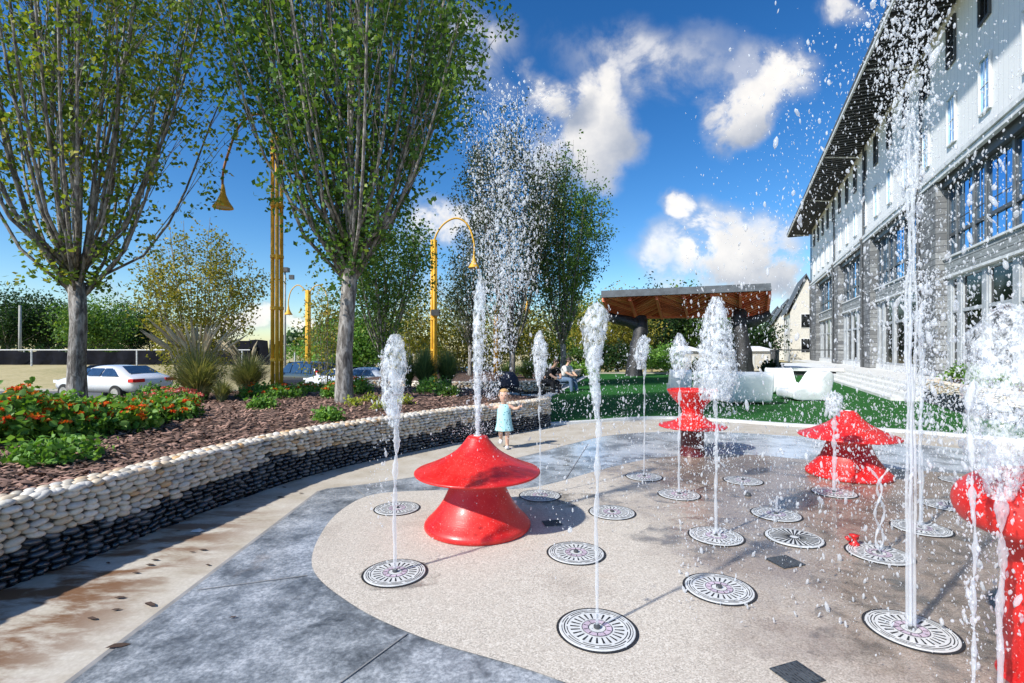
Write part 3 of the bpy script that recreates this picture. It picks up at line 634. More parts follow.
tree('feathery_tree', 'tall narrow grey-green tree behind the tallest spray', 'tree', (at(512, 19), 19, .35), 11.0, 1.0, .12, 2.3, 28, 22000, .095, 'leaf_s', 41, low=.05, clump=.18, group='tall narrow trees beside the lawn', twigs=6)
tree('feathery_tree', 'tall narrow green tree next to the timber pavilion', 'tree', (at(563, 20.5), 20.5, .35), 9.8, 1.3, .13, 2.0, 26, 20000, .10, 'leaf_b', 43, low=.05, clump=.18, group='tall narrow trees beside the lawn', twigs=6)
tree('feathery_tree', 'slender grey-green tree just right of the farther yellow lamp post', 'tree', (at(470, 22), 22, .35), 6.6, 1.3, .10, 1.4, 18, 7000, .095, 'leaf_s', 47, low=.05, clump=.18, group='tall narrow trees beside the lawn', twigs=5)
for i, (px, Yd, H, sp, lm, lab, n) in enumerate([
    (326, 24, 5.0, .8, 'leaf_y', 'thin yellowing sapling beside the double-armed yellow lamp', 2200), (414, 24, 5.0, 1.7, 'leaf_y', 'yellow-green small tree between the first plume and the yellow post', 5000),
    (452, 27, 4.2, 1.7, 'leaf_y', 'yellow-green tree right of the yellow single-arm lamp post', 5000), (488, 30, 4.8, 2.2, 'leaf_y', 'yellow-green tree behind the tall spray above the toddler', 5000),
    (532, 33, 4.6, 2.4, 'leaf_y', 'yellow-green tree behind the seated people', 5000), (598, 40, 6.0, 3.0, 'leaf_y', 'golden tree left of the pavilion, behind the lawn corner', 6000),
    (622, 42, 5.2, 2.6, 'leaf_y', 'golden tree seen under the left arm of the pavilion', 6000)]):
    x = at(px, Yd); z = terrain(x, Yd) if px < 520 else 0; tree('yellow_green_tree', lab, 'tree', (x, Yd, z), H-z*.9, .5, .07*sp**.5, sp, 14, n, .05+.0035*Yd, lm, 60+i, low=.1, clump=.05+.012*Yd, multi=2, group='yellowing trees behind the garden', twigs=4)
for i, (px, Yd, H, sp, lm, lab, n) in enumerate([
    (8, 56, 8.0, 5.0, 'leaf_d', 'dark green tree at the left edge beyond the fence', 5200), (48, 60, 7.6, 5.5, 'leaf_d', 'dark green tree behind the pole beyond the fence', 5200),
    (98, 54, 6.8, 4.6, 'leaf_b', 'mid green tree just right of the first trunk, beyond the fence', 5200), (134, 60, 6.6, 4.6, 'leaf_d', 'dark round tree beyond the fence, behind the white car', 5200),
    (346, 42, 4.4, 3.0, 'leaf_bright', 'bright green round tree in the field behind the biggest trunk', 5000), (372, 46, 5.4, 3.2, 'leaf_d', 'darker tree in the field right of the biggest trunk', 4500),
    (655, 48, 7.3, 4.0, 'leaf_d', 'dark green tree under the left half of the pavilion', 6000), (690, 50, 7.6, 4.4, 'leaf_b', 'broad green tree under the middle of the pavilion', 6500),
    (722, 54, 6.4, 4.2, 'leaf_d', 'dark green tree behind the widest plume', 5000), (755, 60, 4.7, 3.2, 'leaf_d', 'low green tree right of the pavilion post, left of the houses', 4500), (590, 50, 6.6, 4.0, 'leaf_b', 'green tree behind the golden trees left of the pavilion', 5000)]):
    x = at(px, Yd); z = terrain(x, Yd); tree('broad_tree', lab, 'tree', (x, Yd, z), H, H*.2, .2, sp, 16, int(n*1.8), .26, lm, 80+i, low=.15, clump=.6, group='trees beyond the garden', shape=1.5, twigs=3)
# far wood along the horizon: one mass
r = np.random.default_rng(5); n = 16000; a = r.uniform(-1.15, .6, n); d = r.uniform(150, 260, n); hgt = 5+4*np.sin(a*14)+3*np.sin(a*33+1)+2*np.sin(a*71)
pos = np.stack([np.sin(a)*d, np.cos(a)*d, np.clip(r.random(n)**.7*hgt, 0, 15)-.3], 1)
S = rand_rot(n, r)*r.uniform(1., 2.6, n)[:, None, None]; V, F = scatter(LEAF_S, LEAF_SF, pos, S)
tag(np_obj('far_wood', V, F, M['leaf_d']), 'low dark band of far-off woodland along the horizon', 'wood', kind='stuff')
# ------------------------------------------------------------------ bushes, flowers, grasses
def bush(name, label, cat, loc, rx, ry, h, n, lsize, lm, seed, fl=0, fsize=.03, fm='flower', group=None, scale_r=1):
    r = np.random.default_rng(seed); t = thing(name, label, cat, loc, r.uniform(0, 6.28) if rx == ry else 0, group); mb = MB()
    tips = []
    for i in range(14):
        a = r.uniform(0, 6.28); q = r.uniform(.2, .95); tip = Vector((rx*q*math.cos(a), ry*q*math.sin(a), h*math.sqrt(max(.1, 1-q*q*.8))*r.uniform(.75, 1.02)))
        mb.tube([(0, 0, -.03), (tip.x*.4, tip.y*.4, tip.z*.5), tip], [.008, .006, .003], 4); tips.append(tip)
    mb.build('stems', M['bark'], t)
    nc = max(1, n//7); a = r.uniform(0, 6.28, nc); q = np.sqrt(r.random(nc)); zt = h*np.sqrt(np.clip(1-q*q*.8, .08, 1))
    lump = .82+.2*np.sin(a*3+seed)*np.sin(q*5+seed)
    z = zt*lump*(1-.75*r.random(nc)**2.0); cen = np.stack([rx*q*np.cos(a), ry*q*np.sin(a), z], 1); cen = np.repeat(cen, 7, 0)+r.normal(0, lsize*.75, (nc*7, 3)); cen[:, 2] = np.maximum(cen[:, 2], .01)
    leaves('foliage', cen, lsize, M[lm], t, r=r, simple=lsize < .07)
    if fl:
        a = r.uniform(0, 6.28, fl); q = np.sqrt(r.random(fl)); zt = h*np.sqrt(np.clip(1-q*q*.8, .08, 1)); c0 = np.stack([rx*q*np.cos(a), ry*q*np.sin(a), zt*(.82+.2*np.sin(a*3+seed)*np.sin(q*5+seed))+.03], 1)
        k = 14; off = r.normal(0, 1, (fl*k, 3)); off /= np.linalg.norm(off, axis=1)[:, None]; off[:, 2] = np.abs(off[:, 2])*.6
        V, F = scatter(LEAF_S, LEAF_SF, np.repeat(c0, k, 0)+off*fsize*.75, rand_rot(fl*k, r)*fsize*.8); tag(np_obj('flowers', V, F, M[fm], t), kind='stuff')
    return t
G1 = 'orange-red flowering bushes behind the pebble wall'
for i, (px, Yd, rx, h, lab) in enumerate([
    (8, 4.9, .50, .52, 'orange-flowered bush at the left edge, nearest the pebble wall'), (60, 5.2, .45, .36, 'orange-flowered bush in front of the first tree trunk'), (108, 5.6, .45, .32, 'orange-flowered bush right of the first tree trunk'),
    (30, 6.8, .65, .24, 'red-flowered bush behind, at the far left of the bed'), (150, 6.4, .50, .26, 'orange-flowered bush at the right end of the flower clump'), (98, 7.2, .7, .15, 'flowering bush below the white car')]):
    x = at(px, Yd); bush('flowering_bush', lab, 'bush', (x, Yd, soil_z(x, Yd)), rx, rx, h, 2100, .075, 'leaf_bright', 100+i, 64, .056, 'flower', G1)
for i, (px, Yd, rx, h, lm, lab) in enumerate([(60, 4.35, .33, .16, 'leaf_bright', 'low leafy green plant on the mulch below the orange flowers'), (160, 9.0, .40, .30, 'leaf_bright', 'leafy green shrub left of the plumed grass'),
    (262, 7.7, .16, .14, 'leaf_bright', 'small light green plant on the mulch near the pebble wall'), (328, 6.9, .14, .13, 'leaf_bright', 'small green plant in front of the biggest trunk'), (515, 22, .5, .4, 'leaf_b', 'low shrub in the farther bed'),
    (433, 10.5, .35, .35, 'leaf_bright', 'green shrub at the foot of the tall reeds'), (448, 9.8, .2, .18, 'leaf_b', 'small green plant near the wall, right of the first plume')]):
    x = at(px, Yd); z = soil_z(x, Yd) if Yd < 14 else .38; bush('green_shrub', lab, 'shrub', (x, Yd, z), rx, rx, h, 800, .06, lm, 130+i, group='green shrubs in the beds')
for i, (px, Yd, rx, h, lab) in enumerate([(258, 9.6, .35, .26, 'red-flowered shrub at the foot of the triple yellow post'), (283, 9.4, .35, .22, 'red-flowered shrub between the yellow post and the dark car'), (336, 9.4, .25, .28, 'red-flowered shrub in front of the biggest trunk'), (308, 10.6, .4, .16, 'red-flowered shrub below the dark car'), (358, 10.2, .25, .34, 'red-flowered shrub right of the biggest trunk'), (186, 7.2, .16, .2, 'small red-flowered plant on the mulch right of the orange clump')]):
    x = at(px, Yd); bush('red_flower_shrub', lab, 'shrub', (x, Yd, soil_z(x, Yd)), rx, rx, h, 900, .06, 'leaf_bright', 150+i, 15, .05, 'flower_pink' if i == 99 else 'flower', 'red-flowered shrubs on the mulch')
for i, (px, Yd, lab) in enumerate([(170, 8.4, 'pink-and-white flowering plant in front of the plumed grass')]):
    x = at(px, Yd); bush('pink_flower_shrub', lab, 'shrub', (x, Yd, soil_z(x, Yd)), .5, .4, .26, 700, .05, 'leaf_bright', 170+i, 40, .06, 'flower_pink')
for i, (px, Yd, lab) in enumerate([(354, 8.2, 'lime-yellow plant just right of the biggest trunk'), (370, 8.8, 'lime-yellow plant left of the first plume'), (380, 8.0, 'lime-yellow plant directly behind the first plume'), (404, 8.6, 'lime-yellow plant right of the first plume')]):
    x = at(px, Yd); bush('lime_plant', lab, 'plant', (x, Yd, soil_z(x, Yd)), .12, .12, .14, 160, .05, 'leaf_lime', 180+i, group='lime-yellow plants on the mulch')
def grass(name, label, loc, R_, h, n, m, seed, plumes=0, group=None):
    r = np.random.default_rng(seed); t = thing(name, label, 'ornamental grass', loc, 0, group); V = []; F = []
    for i in range(n):
        a = r.uniform(0, 6.28); L = h*r.uniform(.6, 1.1); sp = R_*r.uniform(.1, 1.0); b = len(V); wd = r.uniform(.004, .009)*(1+loc[1]/14); px, py = -math.sin(a)*wd, math.cos(a)*wd; r0 = R_*.18*r.random()
        for u in (0, .35, .7, 1):
            rr = r0+sp*u**1.7; z = L*(u-.50*(sp/R_)*u**2.6); ww = 1-u*.85; V += [(rr*math.cos(a)-px*ww, rr*math.sin(a)-py*ww, z), (rr*math.cos(a)+px*ww, rr*math.sin(a)+py*ww, z)]
        F += [(b, b+1, b+3, b+2), (b+2, b+3, b+5, b+4), (b+4, b+5, b+7, b+6)]
    mesh_obj('blades', V, F, M[m], t)
    if plumes:
        mb = MB()
        for i in range(plumes):
            a = r.uniform(0, 6.28); q = R_*r.uniform(.2, .95); L = h*r.uniform(1.05, 1.4); p0 = Vector((0, 0, 0)); p1 = Vector((q*math.cos(a)*.6, q*math.sin(a)*.6, L*.75)); p2 = Vector((q*math.cos(a)*1.15, q*math.sin(a)*1.15, L))
            mb.tube([p0, p1], [.004, .003], 4); mb.tube([p1, p1.lerp(p2, .3), p1.lerp(p2, .7), p2], [.004, .022, .018, .003], 5)
        mb.build('plumes', M['plume'], t)
    return t
for px, Yd, R_, h, n, m, pl, lab in [(198, 9.0, .80, 1.05, 1300, 'grass_blade', 44, 'large arching grass clump with tan plumes behind the mulch'), (248, 10.6, .75, .90, 1200, 'grass_blade', 16, 'arching grass clump left of the triple yellow post'),
    (222, 8.7, .35, .45, 400, 'grass_blade', 0, 'low dry grass tuft beside the plumed grass'), (425, 12, .55, 1.05, 1100, 'reed', 0, 'tall upright green reeds below the yellow lamp post, left clump'), (447, 12.3, .5, 1.05, 1000, 'reed', 0, 'tall upright green reeds below the yellow lamp post, right clump'),
    (408, 12.4, .4, .95, 700, 'reed', 0, 'tall upright green reeds just right of the first plume'),
    (528, 20, .8, .8, 700, 'reed', 0, 'green reeds in the farther bed, behind the seated people'), (545, 21.5, .8, .7, 700, 'reed', 0, 'green reeds in the farther bed, nearest the tree trunk'), (508, 20, .7, .7, 600, 'reed', 0, 'green reeds in the farther bed, above the pushchair')]:
    x = at(px, Yd); grass('grass_clump', lab, (x, Yd, soil_z(x, Yd) if Yd < 14 else .38), R_, h, n, m, int(px), pl, 'grass clumps in the beds')
for i, (px, Yd, rx, h, lm, lab) in enumerate([(578, 29, 1.1, .75, 'leaf_bright', 'bright low hedge plant left of the white path kerb'), (600, 33, 1.6, 2.2, 'leaf_d', 'dark green rounded bush left of the pavilion post'), (618, 33.5, 1.5, 2.3, 'leaf_d', 'dark green rounded bush behind the pavilion post'),
    (652, 34, 1.3, 1.9, 'leaf_bright', 'light green bush right of the left pavilion post'), (666, 35, 1.3, 2.1, 'leaf_bright', 'light green bush left of the garden wall pier'), (570, 33, 1.8, 2.0, 'leaf_b', 'green bush behind the lawn corner'), (548, 34, 1.8, 1.8, 'leaf_b', 'green bush behind the seated people'),
    (772, 31, .6, .9, 'leaf_d', 'dark hedge plant left of the raised deck'), (735, 33, .9, 1.1, 'leaf_d', 'dark hedge plant beside the right pavilion post'), (705, 33, 1.0, 1.0, 'leaf_d', 'dark hedge plant behind the moulded seats'),
    (255, 44, 2.5, 1.6, 'leaf_y', 'olive bush in the dry field left of the yellow lamp'), (300, 46, 2.5, 2.0, 'leaf_bright', 'green bush in the dry field behind the dark car'), (328, 50, 3.0, 2.6, 'leaf_b', 'green bush in the field left of the biggest trunk')]):
    x = at(px, Yd); bush('background_bush', lab, 'bush', (x, Yd, terrain(x, Yd)), rx, rx, h, 1500, .16, lm, 200+i, group='bushes beyond the lawn and field')
# ------------------------------------------------------------------ yellow lamps
def lamp_head(parent, x, y, z, s=1.):
    mb = MB(); mb.lathe([(.02*s, .42*s), (.035*s, .34*s), (.05*s, .24*s), (.10*s, .12*s), (.165*s, .02*s), (.17*s, 0), (.155*s, 0), (.09*s, .11*s), (.03*s, .15*s)], 24, (x, y, z)); h = mb.build('lamp_shade', M['yellow'], parent, True)
    mb = MB(); mb.lathe([(.14*s, .018*s), (.0001, .012*s)], 20, (x, y, z)); mb.build('lens', M['warm_lens'], h)
def arc_arm(px, pz, tx, tz, top, y=0):
    P = []; 
    for k in range(17):
        u = k/16; x = px+(tx-px)*(1-math.cos(math.pi*u))/2 if False else px+(tx-px)*u
        a = math.pi*u; P.append(Vector((px+(tx-px)*(1-math.cos(a))/2, y, (pz+(tz-pz)*u)+(top-max(pz, tz))*math.sin(a)**.9)))
    return P
def triple_pole(t, H, r, g, n=3, tw=.3):
    for k in range(n):
        a = 2*math.pi*k/n+math.pi/6+tw; mb = MB(); mb.tube([(g*math.cos(a), g*math.sin(a), -.1), (g*math.cos(a), g*math.sin(a), H)], r, 10); mb.build('pole', M['yellow'], t, True)
    z = .8
    while z < H: MB().tube([(0, 0, z-.03), (0, 0, z+.03)], g+r*.9, 12).build('collar', M['yellow'], t); z += 1.05
Yd = 10.2; t = thing('street_lamp', 'nearest yellow lamp post of three tubes whose bell hangs between the two big trees', 'street lamp', (at(277, Yd), Yd, .5), 0, 'yellow bell lamp posts')
triple_pole(t, 5.35, .038, .095, tw=.44)
hx = at(223, Yd)-at(277, Yd); MBt = MB(); P = smooth_curve([(0, 0, 4.9), (-.02, 0, 5.35), (-.2, 0, 5.72), (-.47, 0, 5.80), (-.78, 0, 5.55), (-.98, 0, 5.05), (hx, 0, 4.6), (hx, 0, 4.1)], 6); MBt.tube(P, .024, 8); MBt.build('arm', mat('bronze_arm', (.36, .15, .05), .4), t, True)
lamp_head(t, hx, 0, 1.5+142*Yd/500-.5, 1.15)
Yd = 17; t = thing('street_lamp', 'yellow lamp post above the tall reeds, its bell arching right behind the spray', 'street lamp', (at(434, Yd), Yd, -.35), 0, 'yellow bell lamp posts')
triple_pole(t, 5.6, .05, .075); hx = at(474, Yd)-at(434, Yd)
MB().tube(smooth_curve([(0, 0, 5.0), (.02, 0, 5.6), (.3, 0, 6.1), (.75, 0, 6.33), (1.15, 0, 6.1), (hx, 0, 5.5), (hx, 0, 5.1)], 6), .03, 8).build('arm', M['yellow'], t, True); lamp_head(t, hx, 0, 1.5+82*Yd/500+.35, 1.15)
MB().box((-.05, -.35, 3.0), (.22, -.12, 3.2)).build('floodlight', M['steel'], t)
Yd = 33; t = thing('street_lamp', 'distant yellow lamp post with two curved arms, behind the dark car', 'street lamp', (at(308, Yd), Yd, -1.0), 0, 'yellow bell lamp posts'); t.scale = (1.15, 1.15, 1.15)
triple_pole(t, 5.6, .07, .10)
for sx in (-1, 1):
    MB().tube(smooth_curve([(0, 0, 5.0), (sx*.1, 0, 5.5), (sx*.55, 0, 5.9), (sx*.95, 0, 5.6), (sx*1.12, 0, 5.0), (sx*1.12, 0, 4.6)], 6), .03, 8).build('arm', M['yellow'], t, True); lamp_head(t, sx*1.12, 0, 4.2, 1.3)
Yd = 24; t = thing('street_lamp', 'yellow lamp post rising from the farther bed behind the spray, left of the seated people', 'street lamp', (at(497, Yd), Yd, .35), 0, 'yellow bell lamp posts')
triple_pole(t, 3.3, .07, .09); hx = at(527, Yd)-at(497, Yd); MB().tube(smooth_curve([(0, 0, 3.1), (.05, 0, 3.6), (.5, 0, 4.1), (1.1, 0, 4.1), (hx, 0, 3.6), (hx, 0, 3.35)], 6), .03, 8).build('arm', M['yellow'], t, True); lamp_head(t, hx, 0, 2.95, 1.3)
Yd = 34; t = thing('light_pole', 'thin grey light pole just right of the triple yellow post', 'pole', (at(285, Yd), Yd, -1.0)); MB().tube([(0, 0, 0), (0, 0, 7.8)], [.09, .06], 8).build('mast', M['wood_pole'], t, True)
MB().tube([(0, 0, 7.0), (-.4, 0, 7.15), (-.9, 0, 7.1)], .04, 6).build('arm', M['wood_pole'], t); MB().box((-.2, -.2, 7.8), (.25, .2, 8.1)).build('lamp_head', M['steel'], t); MB().box((.3, -.1, 7.3), (.6, .1, 7.6)).build('floodlight', M['steel'], t)
Yd = 46; t = thing('utility_pole', 'pale thin pole at the far left beyond the fence', 'pole', (at(20, Yd), Yd, .3)); MB().tube([(0, 0, 0), (0, 0, 5.3)], [.13, .10], 8).build('mast', M['wood_pole'], t, True)
# ------------------------------------------------------------------ rail, black fence, cars
t = thing('pipe_railing', 'pale pipe railing on posts along the top of the dry bank', 'railing', (at(0, 38), 38, 0)); ox = at(0, 38)
mb = MB(); mb.tube([(-6, 0, 1.5), (19, 0, 1.5)], .045, 6); mb.build('rail', M['galv'], t)
for i in range(7):
    x = -1.6+i*4.0; mb = MB(); mb.tube([(x, 0, terrain(ox+x, 38)-.1), (x, 0, 1.5)], .06, 6); mb.build('post', M['galv'], t)
t = thing('silt_fence', 'sagging black fabric fence behind the pipe railing', 'fence', (at(0, 41), 41, 0)); ox = at(0, 41); V = []; F = []; n = 60
for i in range(n+1):
    x = -7+i*29/n; top = 1.42+.12*math.sin(i*.9)+max(0, (x-10))*.075; V += [(x, .12*math.sin(i*2.1), terrain(ox+x, 41)-.1), (x, .22*math.sin(i*1.7), .6), (x, .12*math.sin(i*2.6), top)]
for i in range(n):
    for j in range(2): F.append((i*3+j, i*3+3+j, i*3+4+j, i*3+1+j))
mesh_obj('fabric', V, F, M['fabric_black'], t, True)
for i in range(11):
    x = -7+i*2.9; MB().box((x-.04, .25, 0), (x+.04, .33, 1.5+max(0, x-10)*.07)).build('stake', M['wood_pole'], t)
t = thing('silt_fence', 'black mesh fence in the field left of the triple yellow post', 'fence', (at(214, 40.5), 40.5, 0))
mb = MB(); mb.box((0, 0, .1), (2.9, .05, 2.25)); mb.build('fabric', M['fabric_black'], t)
for i in range(4): MB().box((i*.93, .06, .1), (i*.93+.06, .12, 2.4)).build('stake', M['wood_pole'], t)
def car(name, label, loc, rz, m, suv=False, group=None):
    t = thing(name, label, 'car', loc, rz, group)
    if suv: st = [(-2.35, .86, .42, .95, .93, .86), (-2.25, .93, .34, 1.05, 1.42, .74), (-2.0, .96, .3, 1.08, 1.75, .70), (-.6, .97, .28, 1.06, 1.80, .72), (.4, .97, .28, 1.04, 1.76, .70), (1.05, .97, .28, 1.04, 1.30, .80), (1.15, .96, .28, 1.03, 1.06, .88), (2.1, .92, .3, .95, .97, .84), (2.35, .8, .42, .8, .82, .74)]
    else: st = [(-2.35, .78, .40, .80, .82, .70), (-2.2, .88, .30, .94, .97, .78), (-1.75, .91, .26, .98, 1.04, .74), (-1.1, .92, .24, .97, 1.34, .60), (-.3, .92, .24, .95, 1.43, .60), (.45, .92, .24, .94, 1.36, .60), (1.15, .92, .24, .92, .98, .72), (1.9, .89, .26, .82, .86, .74), (2.25, .80, .34, .66, .70, .66)]
    V = []; F = []
    for x, wd, zb, zm, zt, wt in st:
        half = [(wd*.9, zb), (wd, (zb+zm)/2), (wd*.98, zm), (wt, zt-.05), (wt*.8, zt)]
        V += [(x, -a, b) for a, b in half]+[(x, a, b) for a, b in reversed(half)]
    k = 10
    for i in range(len(st)-1):
        for j in range(k): F.append((i*k+j, (i+1)*k+j, (i+1)*k+(j+1) % k, i*k+(j+1) % k))
    F.append(tuple(range(k))); F.append(tuple((len(st)-1)*k+j for j in range(k-1, -1, -1)))
    body = mesh_obj('body', V, F, m, t, True)
    bv = body.modifiers.new('sub', 'SUBSURF'); bv.levels = 1; bv.render_levels = 1
    top = 1.72 if suv else 1.36; belt = 1.08 if suv else .97; wt = .70 if suv else .6; wd = .95 if suv else .89
    for sy in (-1, 1):
        def q(x, z): u = (z-belt)/(top-belt); return (x, sy*(wd*(1-u)+wt*u+.012), z)
        for xa, xb, xc, xd in ([(-1.95, -1.15, -1.15, -1.75), (-1.08, -.1, -.1, -1.08), (0, .95, .45, 0)] if suv else [(-1.55, -.62, -.62, -.98), (-.55, .15, .15, -.55), (.22, .92, .38, .22)]):
            v = [q(xa, belt+.02), q(xb, belt+.02), q(xc, top-.08), q(xd, top-.08)]; mesh_obj('side_window', v, [(0, 1, 2, 3) if sy < 0 else (3, 2, 1, 0)], M['carglass'], t)
    if suv: rw = [(-2.33, -.66, 1.12), (-2.33, .66, 1.12), (-2.12, .58, 1.60), (-2.12, -.58, 1.60)]; fw = [(1.16, -.74, 1.10), (1.16, .74, 1.10), (.5, .62, 1.68), (.5, -.62, 1.68)]
    else: rw = [(-1.72, -.60, 1.06), (-1.72, .60, 1.06), (-1.16, .48, 1.34), (-1.16, -.48, 1.34)]; fw = [(1.14, -.64, 1.02), (1.14, .64, 1.02), (.52, .5, 1.36), (.52, -.5, 1.36)]
    mesh_obj('rear_window', [(x-.03, y, z+.03) for x, y, z in rw], [(3, 2, 1, 0)], M['carglass'], t); mesh_obj('windscreen', [(x+.03, y, z+.03) for x, y, z in fw], [(0, 1, 2, 3)], M['carglass'], t)
    rr = .36 if suv else .32
    for x in (-1.42, 1.42):
        for sy in (-1, 1):
            y = sy*(wd+.0); mb = MB(); mb.tube([(x, y-sy*.2, rr), (x, y-.0*sy+sy*.035, rr)], rr, 22); wh = mb.build('wheel', M['tyre'], t, False)
            mb = MB(); mb.tube([(x, y+sy*.03, rr), (x, y+sy*.045, rr)], rr*.62, 18); mb.build('rim', M['rim'], wh)
    for sy in (-1, 1):
        if suv: MB().box((-2.42, sy*.70-.1, .95), (-2.2, sy*.70+.12, 1.25)).build('tail_light', M['taillight'], t)
        else:
            y0, y1 = sorted((sy*.42, sy*.88)); MB().box((-2.33, y0, .76), (-2.06, y1, .89)).build('tail_light', M['taillight'], t)
        MB().box((2.02, sy*.62-.14, .66), (2.27, sy*.62+.14, .78)).build('headlight', M['lamp_clear'], t)
        MB().box((.72, sy*(wd+.03)-.07, 1.0), (.9, sy*(wd+.03)+.09, 1.12)).build('wing_mirror', m, t)
    xr = -2.40 if suv else -2.36; MB().box((xr-.02, -.25, .60 if not suv else .78), (xr+.05, .25, .72 if not suv else .9)).build('number_plate', M['plate_w'], t)
    MB().box((-2.36, -.82, .30), (-2.2, .82, .42)).build('rear_bumper', M['gasket'], t)
    return t
car('parked_car', 'white sedan parked at the left behind the first tree trunk, rear towards us', (at(113, 20.5), 20.5, terrain(-16.5, 20.5)+.02), R(163), M['car_white'], group='cars in the car park')
car('parked_car', 'dark navy sport utility car parked right of the triple yellow post', (at(304, 30), 30, terrain(-12.5, 30)+.02), R(147), M['car_dark'], True, group='cars in the car park')
car('parked_car', 'silver-blue car low behind the mulch, right of the biggest trunk', (at(366, 26), 26, terrain(-7.5, 26)+.0), R(150), M['car_silver'], group='cars in the car park')
car('parked_car', 'white car mostly hidden behind the biggest trunk', (at(343, 27), 27, terrain(-10, 27)+.0), R(150), M['car_white'], group='cars in the car park')
car('parked_car', 'dark car beyond the reeds, left of the spray', (at(464, 32), 32, terrain(-3, 32)+.0), R(20), M['car_dark'], group='cars in the car park')
car('parked_car', 'silver car far back directly behind the tall spray', (at(486, 34), 34, terrain(-1.7, 34)+.0), R(15), M['car_silver'], group='cars in the car park')
# ------------------------------------------------------------------ the long building on the right (local x along the facade, local y outward)
X0 = 7.84; ANG = math.atan2(.9125, .409)
B = thing('apartment_building', 'long white and grey stone building with overhanging dark eave on the right', 'building', (X0, 0, 0), ANG)
S0, S1 = 8.0, 56.6; ZT = .45; SILL = .74; LED = 8.1; TOP = 14.1
mb = MB(); mb.box((S0, -12, LED), (S1, 0, TOP)); mb.build('upper_wall', M['white_board'], B)
mb = MB(); mb.box((S0, -12, -.1), (S1, -.75, LED-.003)); mb.build('inner_wall', M['steel'], B)
piers = [(8.0, 12.9), (21.2, 23.3), (31.6, 34.1), (41.5, 44.3), (53.0, 56.6)]; bays = [(12.9, 21.2), (23.3, 31.6), (34.1, 41.5), (44.3, 53.0)]
for a, b in piers: MB().box((a, -.745, -.1), (b, .10, LED-.006)).build('stone_pier', M['stone'], B)
mb = MB(); mb.box((S0, .003, LED-.10), (S1, .14, LED+.08)); mb.box((S0, .003, LED+.10), (S1, .20, LED+.26)); mb.build('ledge', M['trim'], B)
mb = MB(); mb.box((S0, .002, LED+.26), (S1, .10, LED+.34)); mb.build('ledge_flashing', M['steel'], B)
def window(x0, x1, z0, z1, y, glass, cols, rows, fw=.06, mw=.03, fm='trim', gname='pane', parent=B, hsplit=None):
    mb = MB(); d = .07
    mb.box((x0, y, z0), (x0+fw, y+d, z1)); mb.box((x1-fw, y, z0), (x1, y+d, z1)); mb.box((x0+fw, y, z0), (x1-fw, y+d, z0+fw)); mb.box((x0+fw, y, z1-fw), (x1-fw, y+d, z1))
    for i in range(1, cols): xx = x0+(x1-x0)*i/cols; mb.box((xx-mw/2, y+.012, z0+fw), (xx+mw/2, y+.028, z1-fw))
    for i in range(1, rows): zz = z0+(z1-z0)*i/rows; mb.box((x0+fw, y+.015, zz-mw/2), (x1-fw, y+.026, zz+mw/2))
    if hsplit: mb.box((x0+fw, y+.005, hsplit-.06), (x1-fw, y+.075, hsplit+.06))
    o = mb.build('window', M[fm], parent); MB().box((x0+fw*.5, y-.01, z0+fw*.5), (x1-fw*.5, y+.010, z1-fw*.5)).build(gname, M[glass], o); return o
for bi, (a, b) in enumerate(bays):
    L = b-a
    # spandrel of weathered boards between the two storeys and below the lower windows
    MB().box((a, -.745, 4.33), (b, -.16, 4.95)).build('board_spandrel', M['plank'], B); MB().box((a, -.745, -.1), (b, -.18, SILL-.01)).build('plinth', M['trim'], B)
    MB().box((a, -.745, 4.951), (b, -.10, 5.02)).build('sill', M['trim'], B); MB().box((a, -.745, 4.24), (b, -.12, 4.327)).build('lintel', M['trim'], B)
    MB().box((a, -.745, 7.70), (b, -.10, LED-.01)).build('lintel', M['steel'], B)
    ws = [.62, 1.25, .75, 1.6, .75, 1.25, .62]; k = (L-.14*(len(ws)+1))/sum(ws); x = a+.14
    for q in ws:
        window(x, x+q*k, 5.03, 7.68, -.34, 'glass', 3 if q > .8 else 2, 2, .05, .02, 'steel', hsplit=5.85)
        MB().box((x-.14, -.60, 5.02), (x, -.25, 7.70)).build('mullion', M['frame_dark'], B); x += q*k+.14
    MB().box((x-.14, -.60, 5.02), (x, -.25, 7.70)).build('mullion', M['frame_dark'], B)
    ws = [.7, 2.0, 2.0, 2.0, .7]; g = .34; k = (L-g*(len(ws)+1))/sum(ws); x = a+g
    for q in ws:
        window(x, x+q*k, SILL, 4.23, -.36, 'dark_glass', 1, 1, .09, .03, 'frame_grey', hsplit=2.95)
        MB().box((x-g, -.60, SILL-.005), (x, -.26, 4.235)).build('mullion', M['frame_grey'], B); x += q*k+g
    MB().box((x-g, -.60, SILL-.005), (x, -.26, 4.235)).build('mullion', M['frame_grey'], B)
i = 0; s = 11.4
while s < S1-1:
    Yc = s; window(s, s+.80, 8.95, 10.72, .012, 'glass', 2, 2, .06, .025); window(s+.05, s+.83, 11.85, 13.5, .012, 'dark_glass', 2, 2, .06, .025, 'steel'); s += 2.68
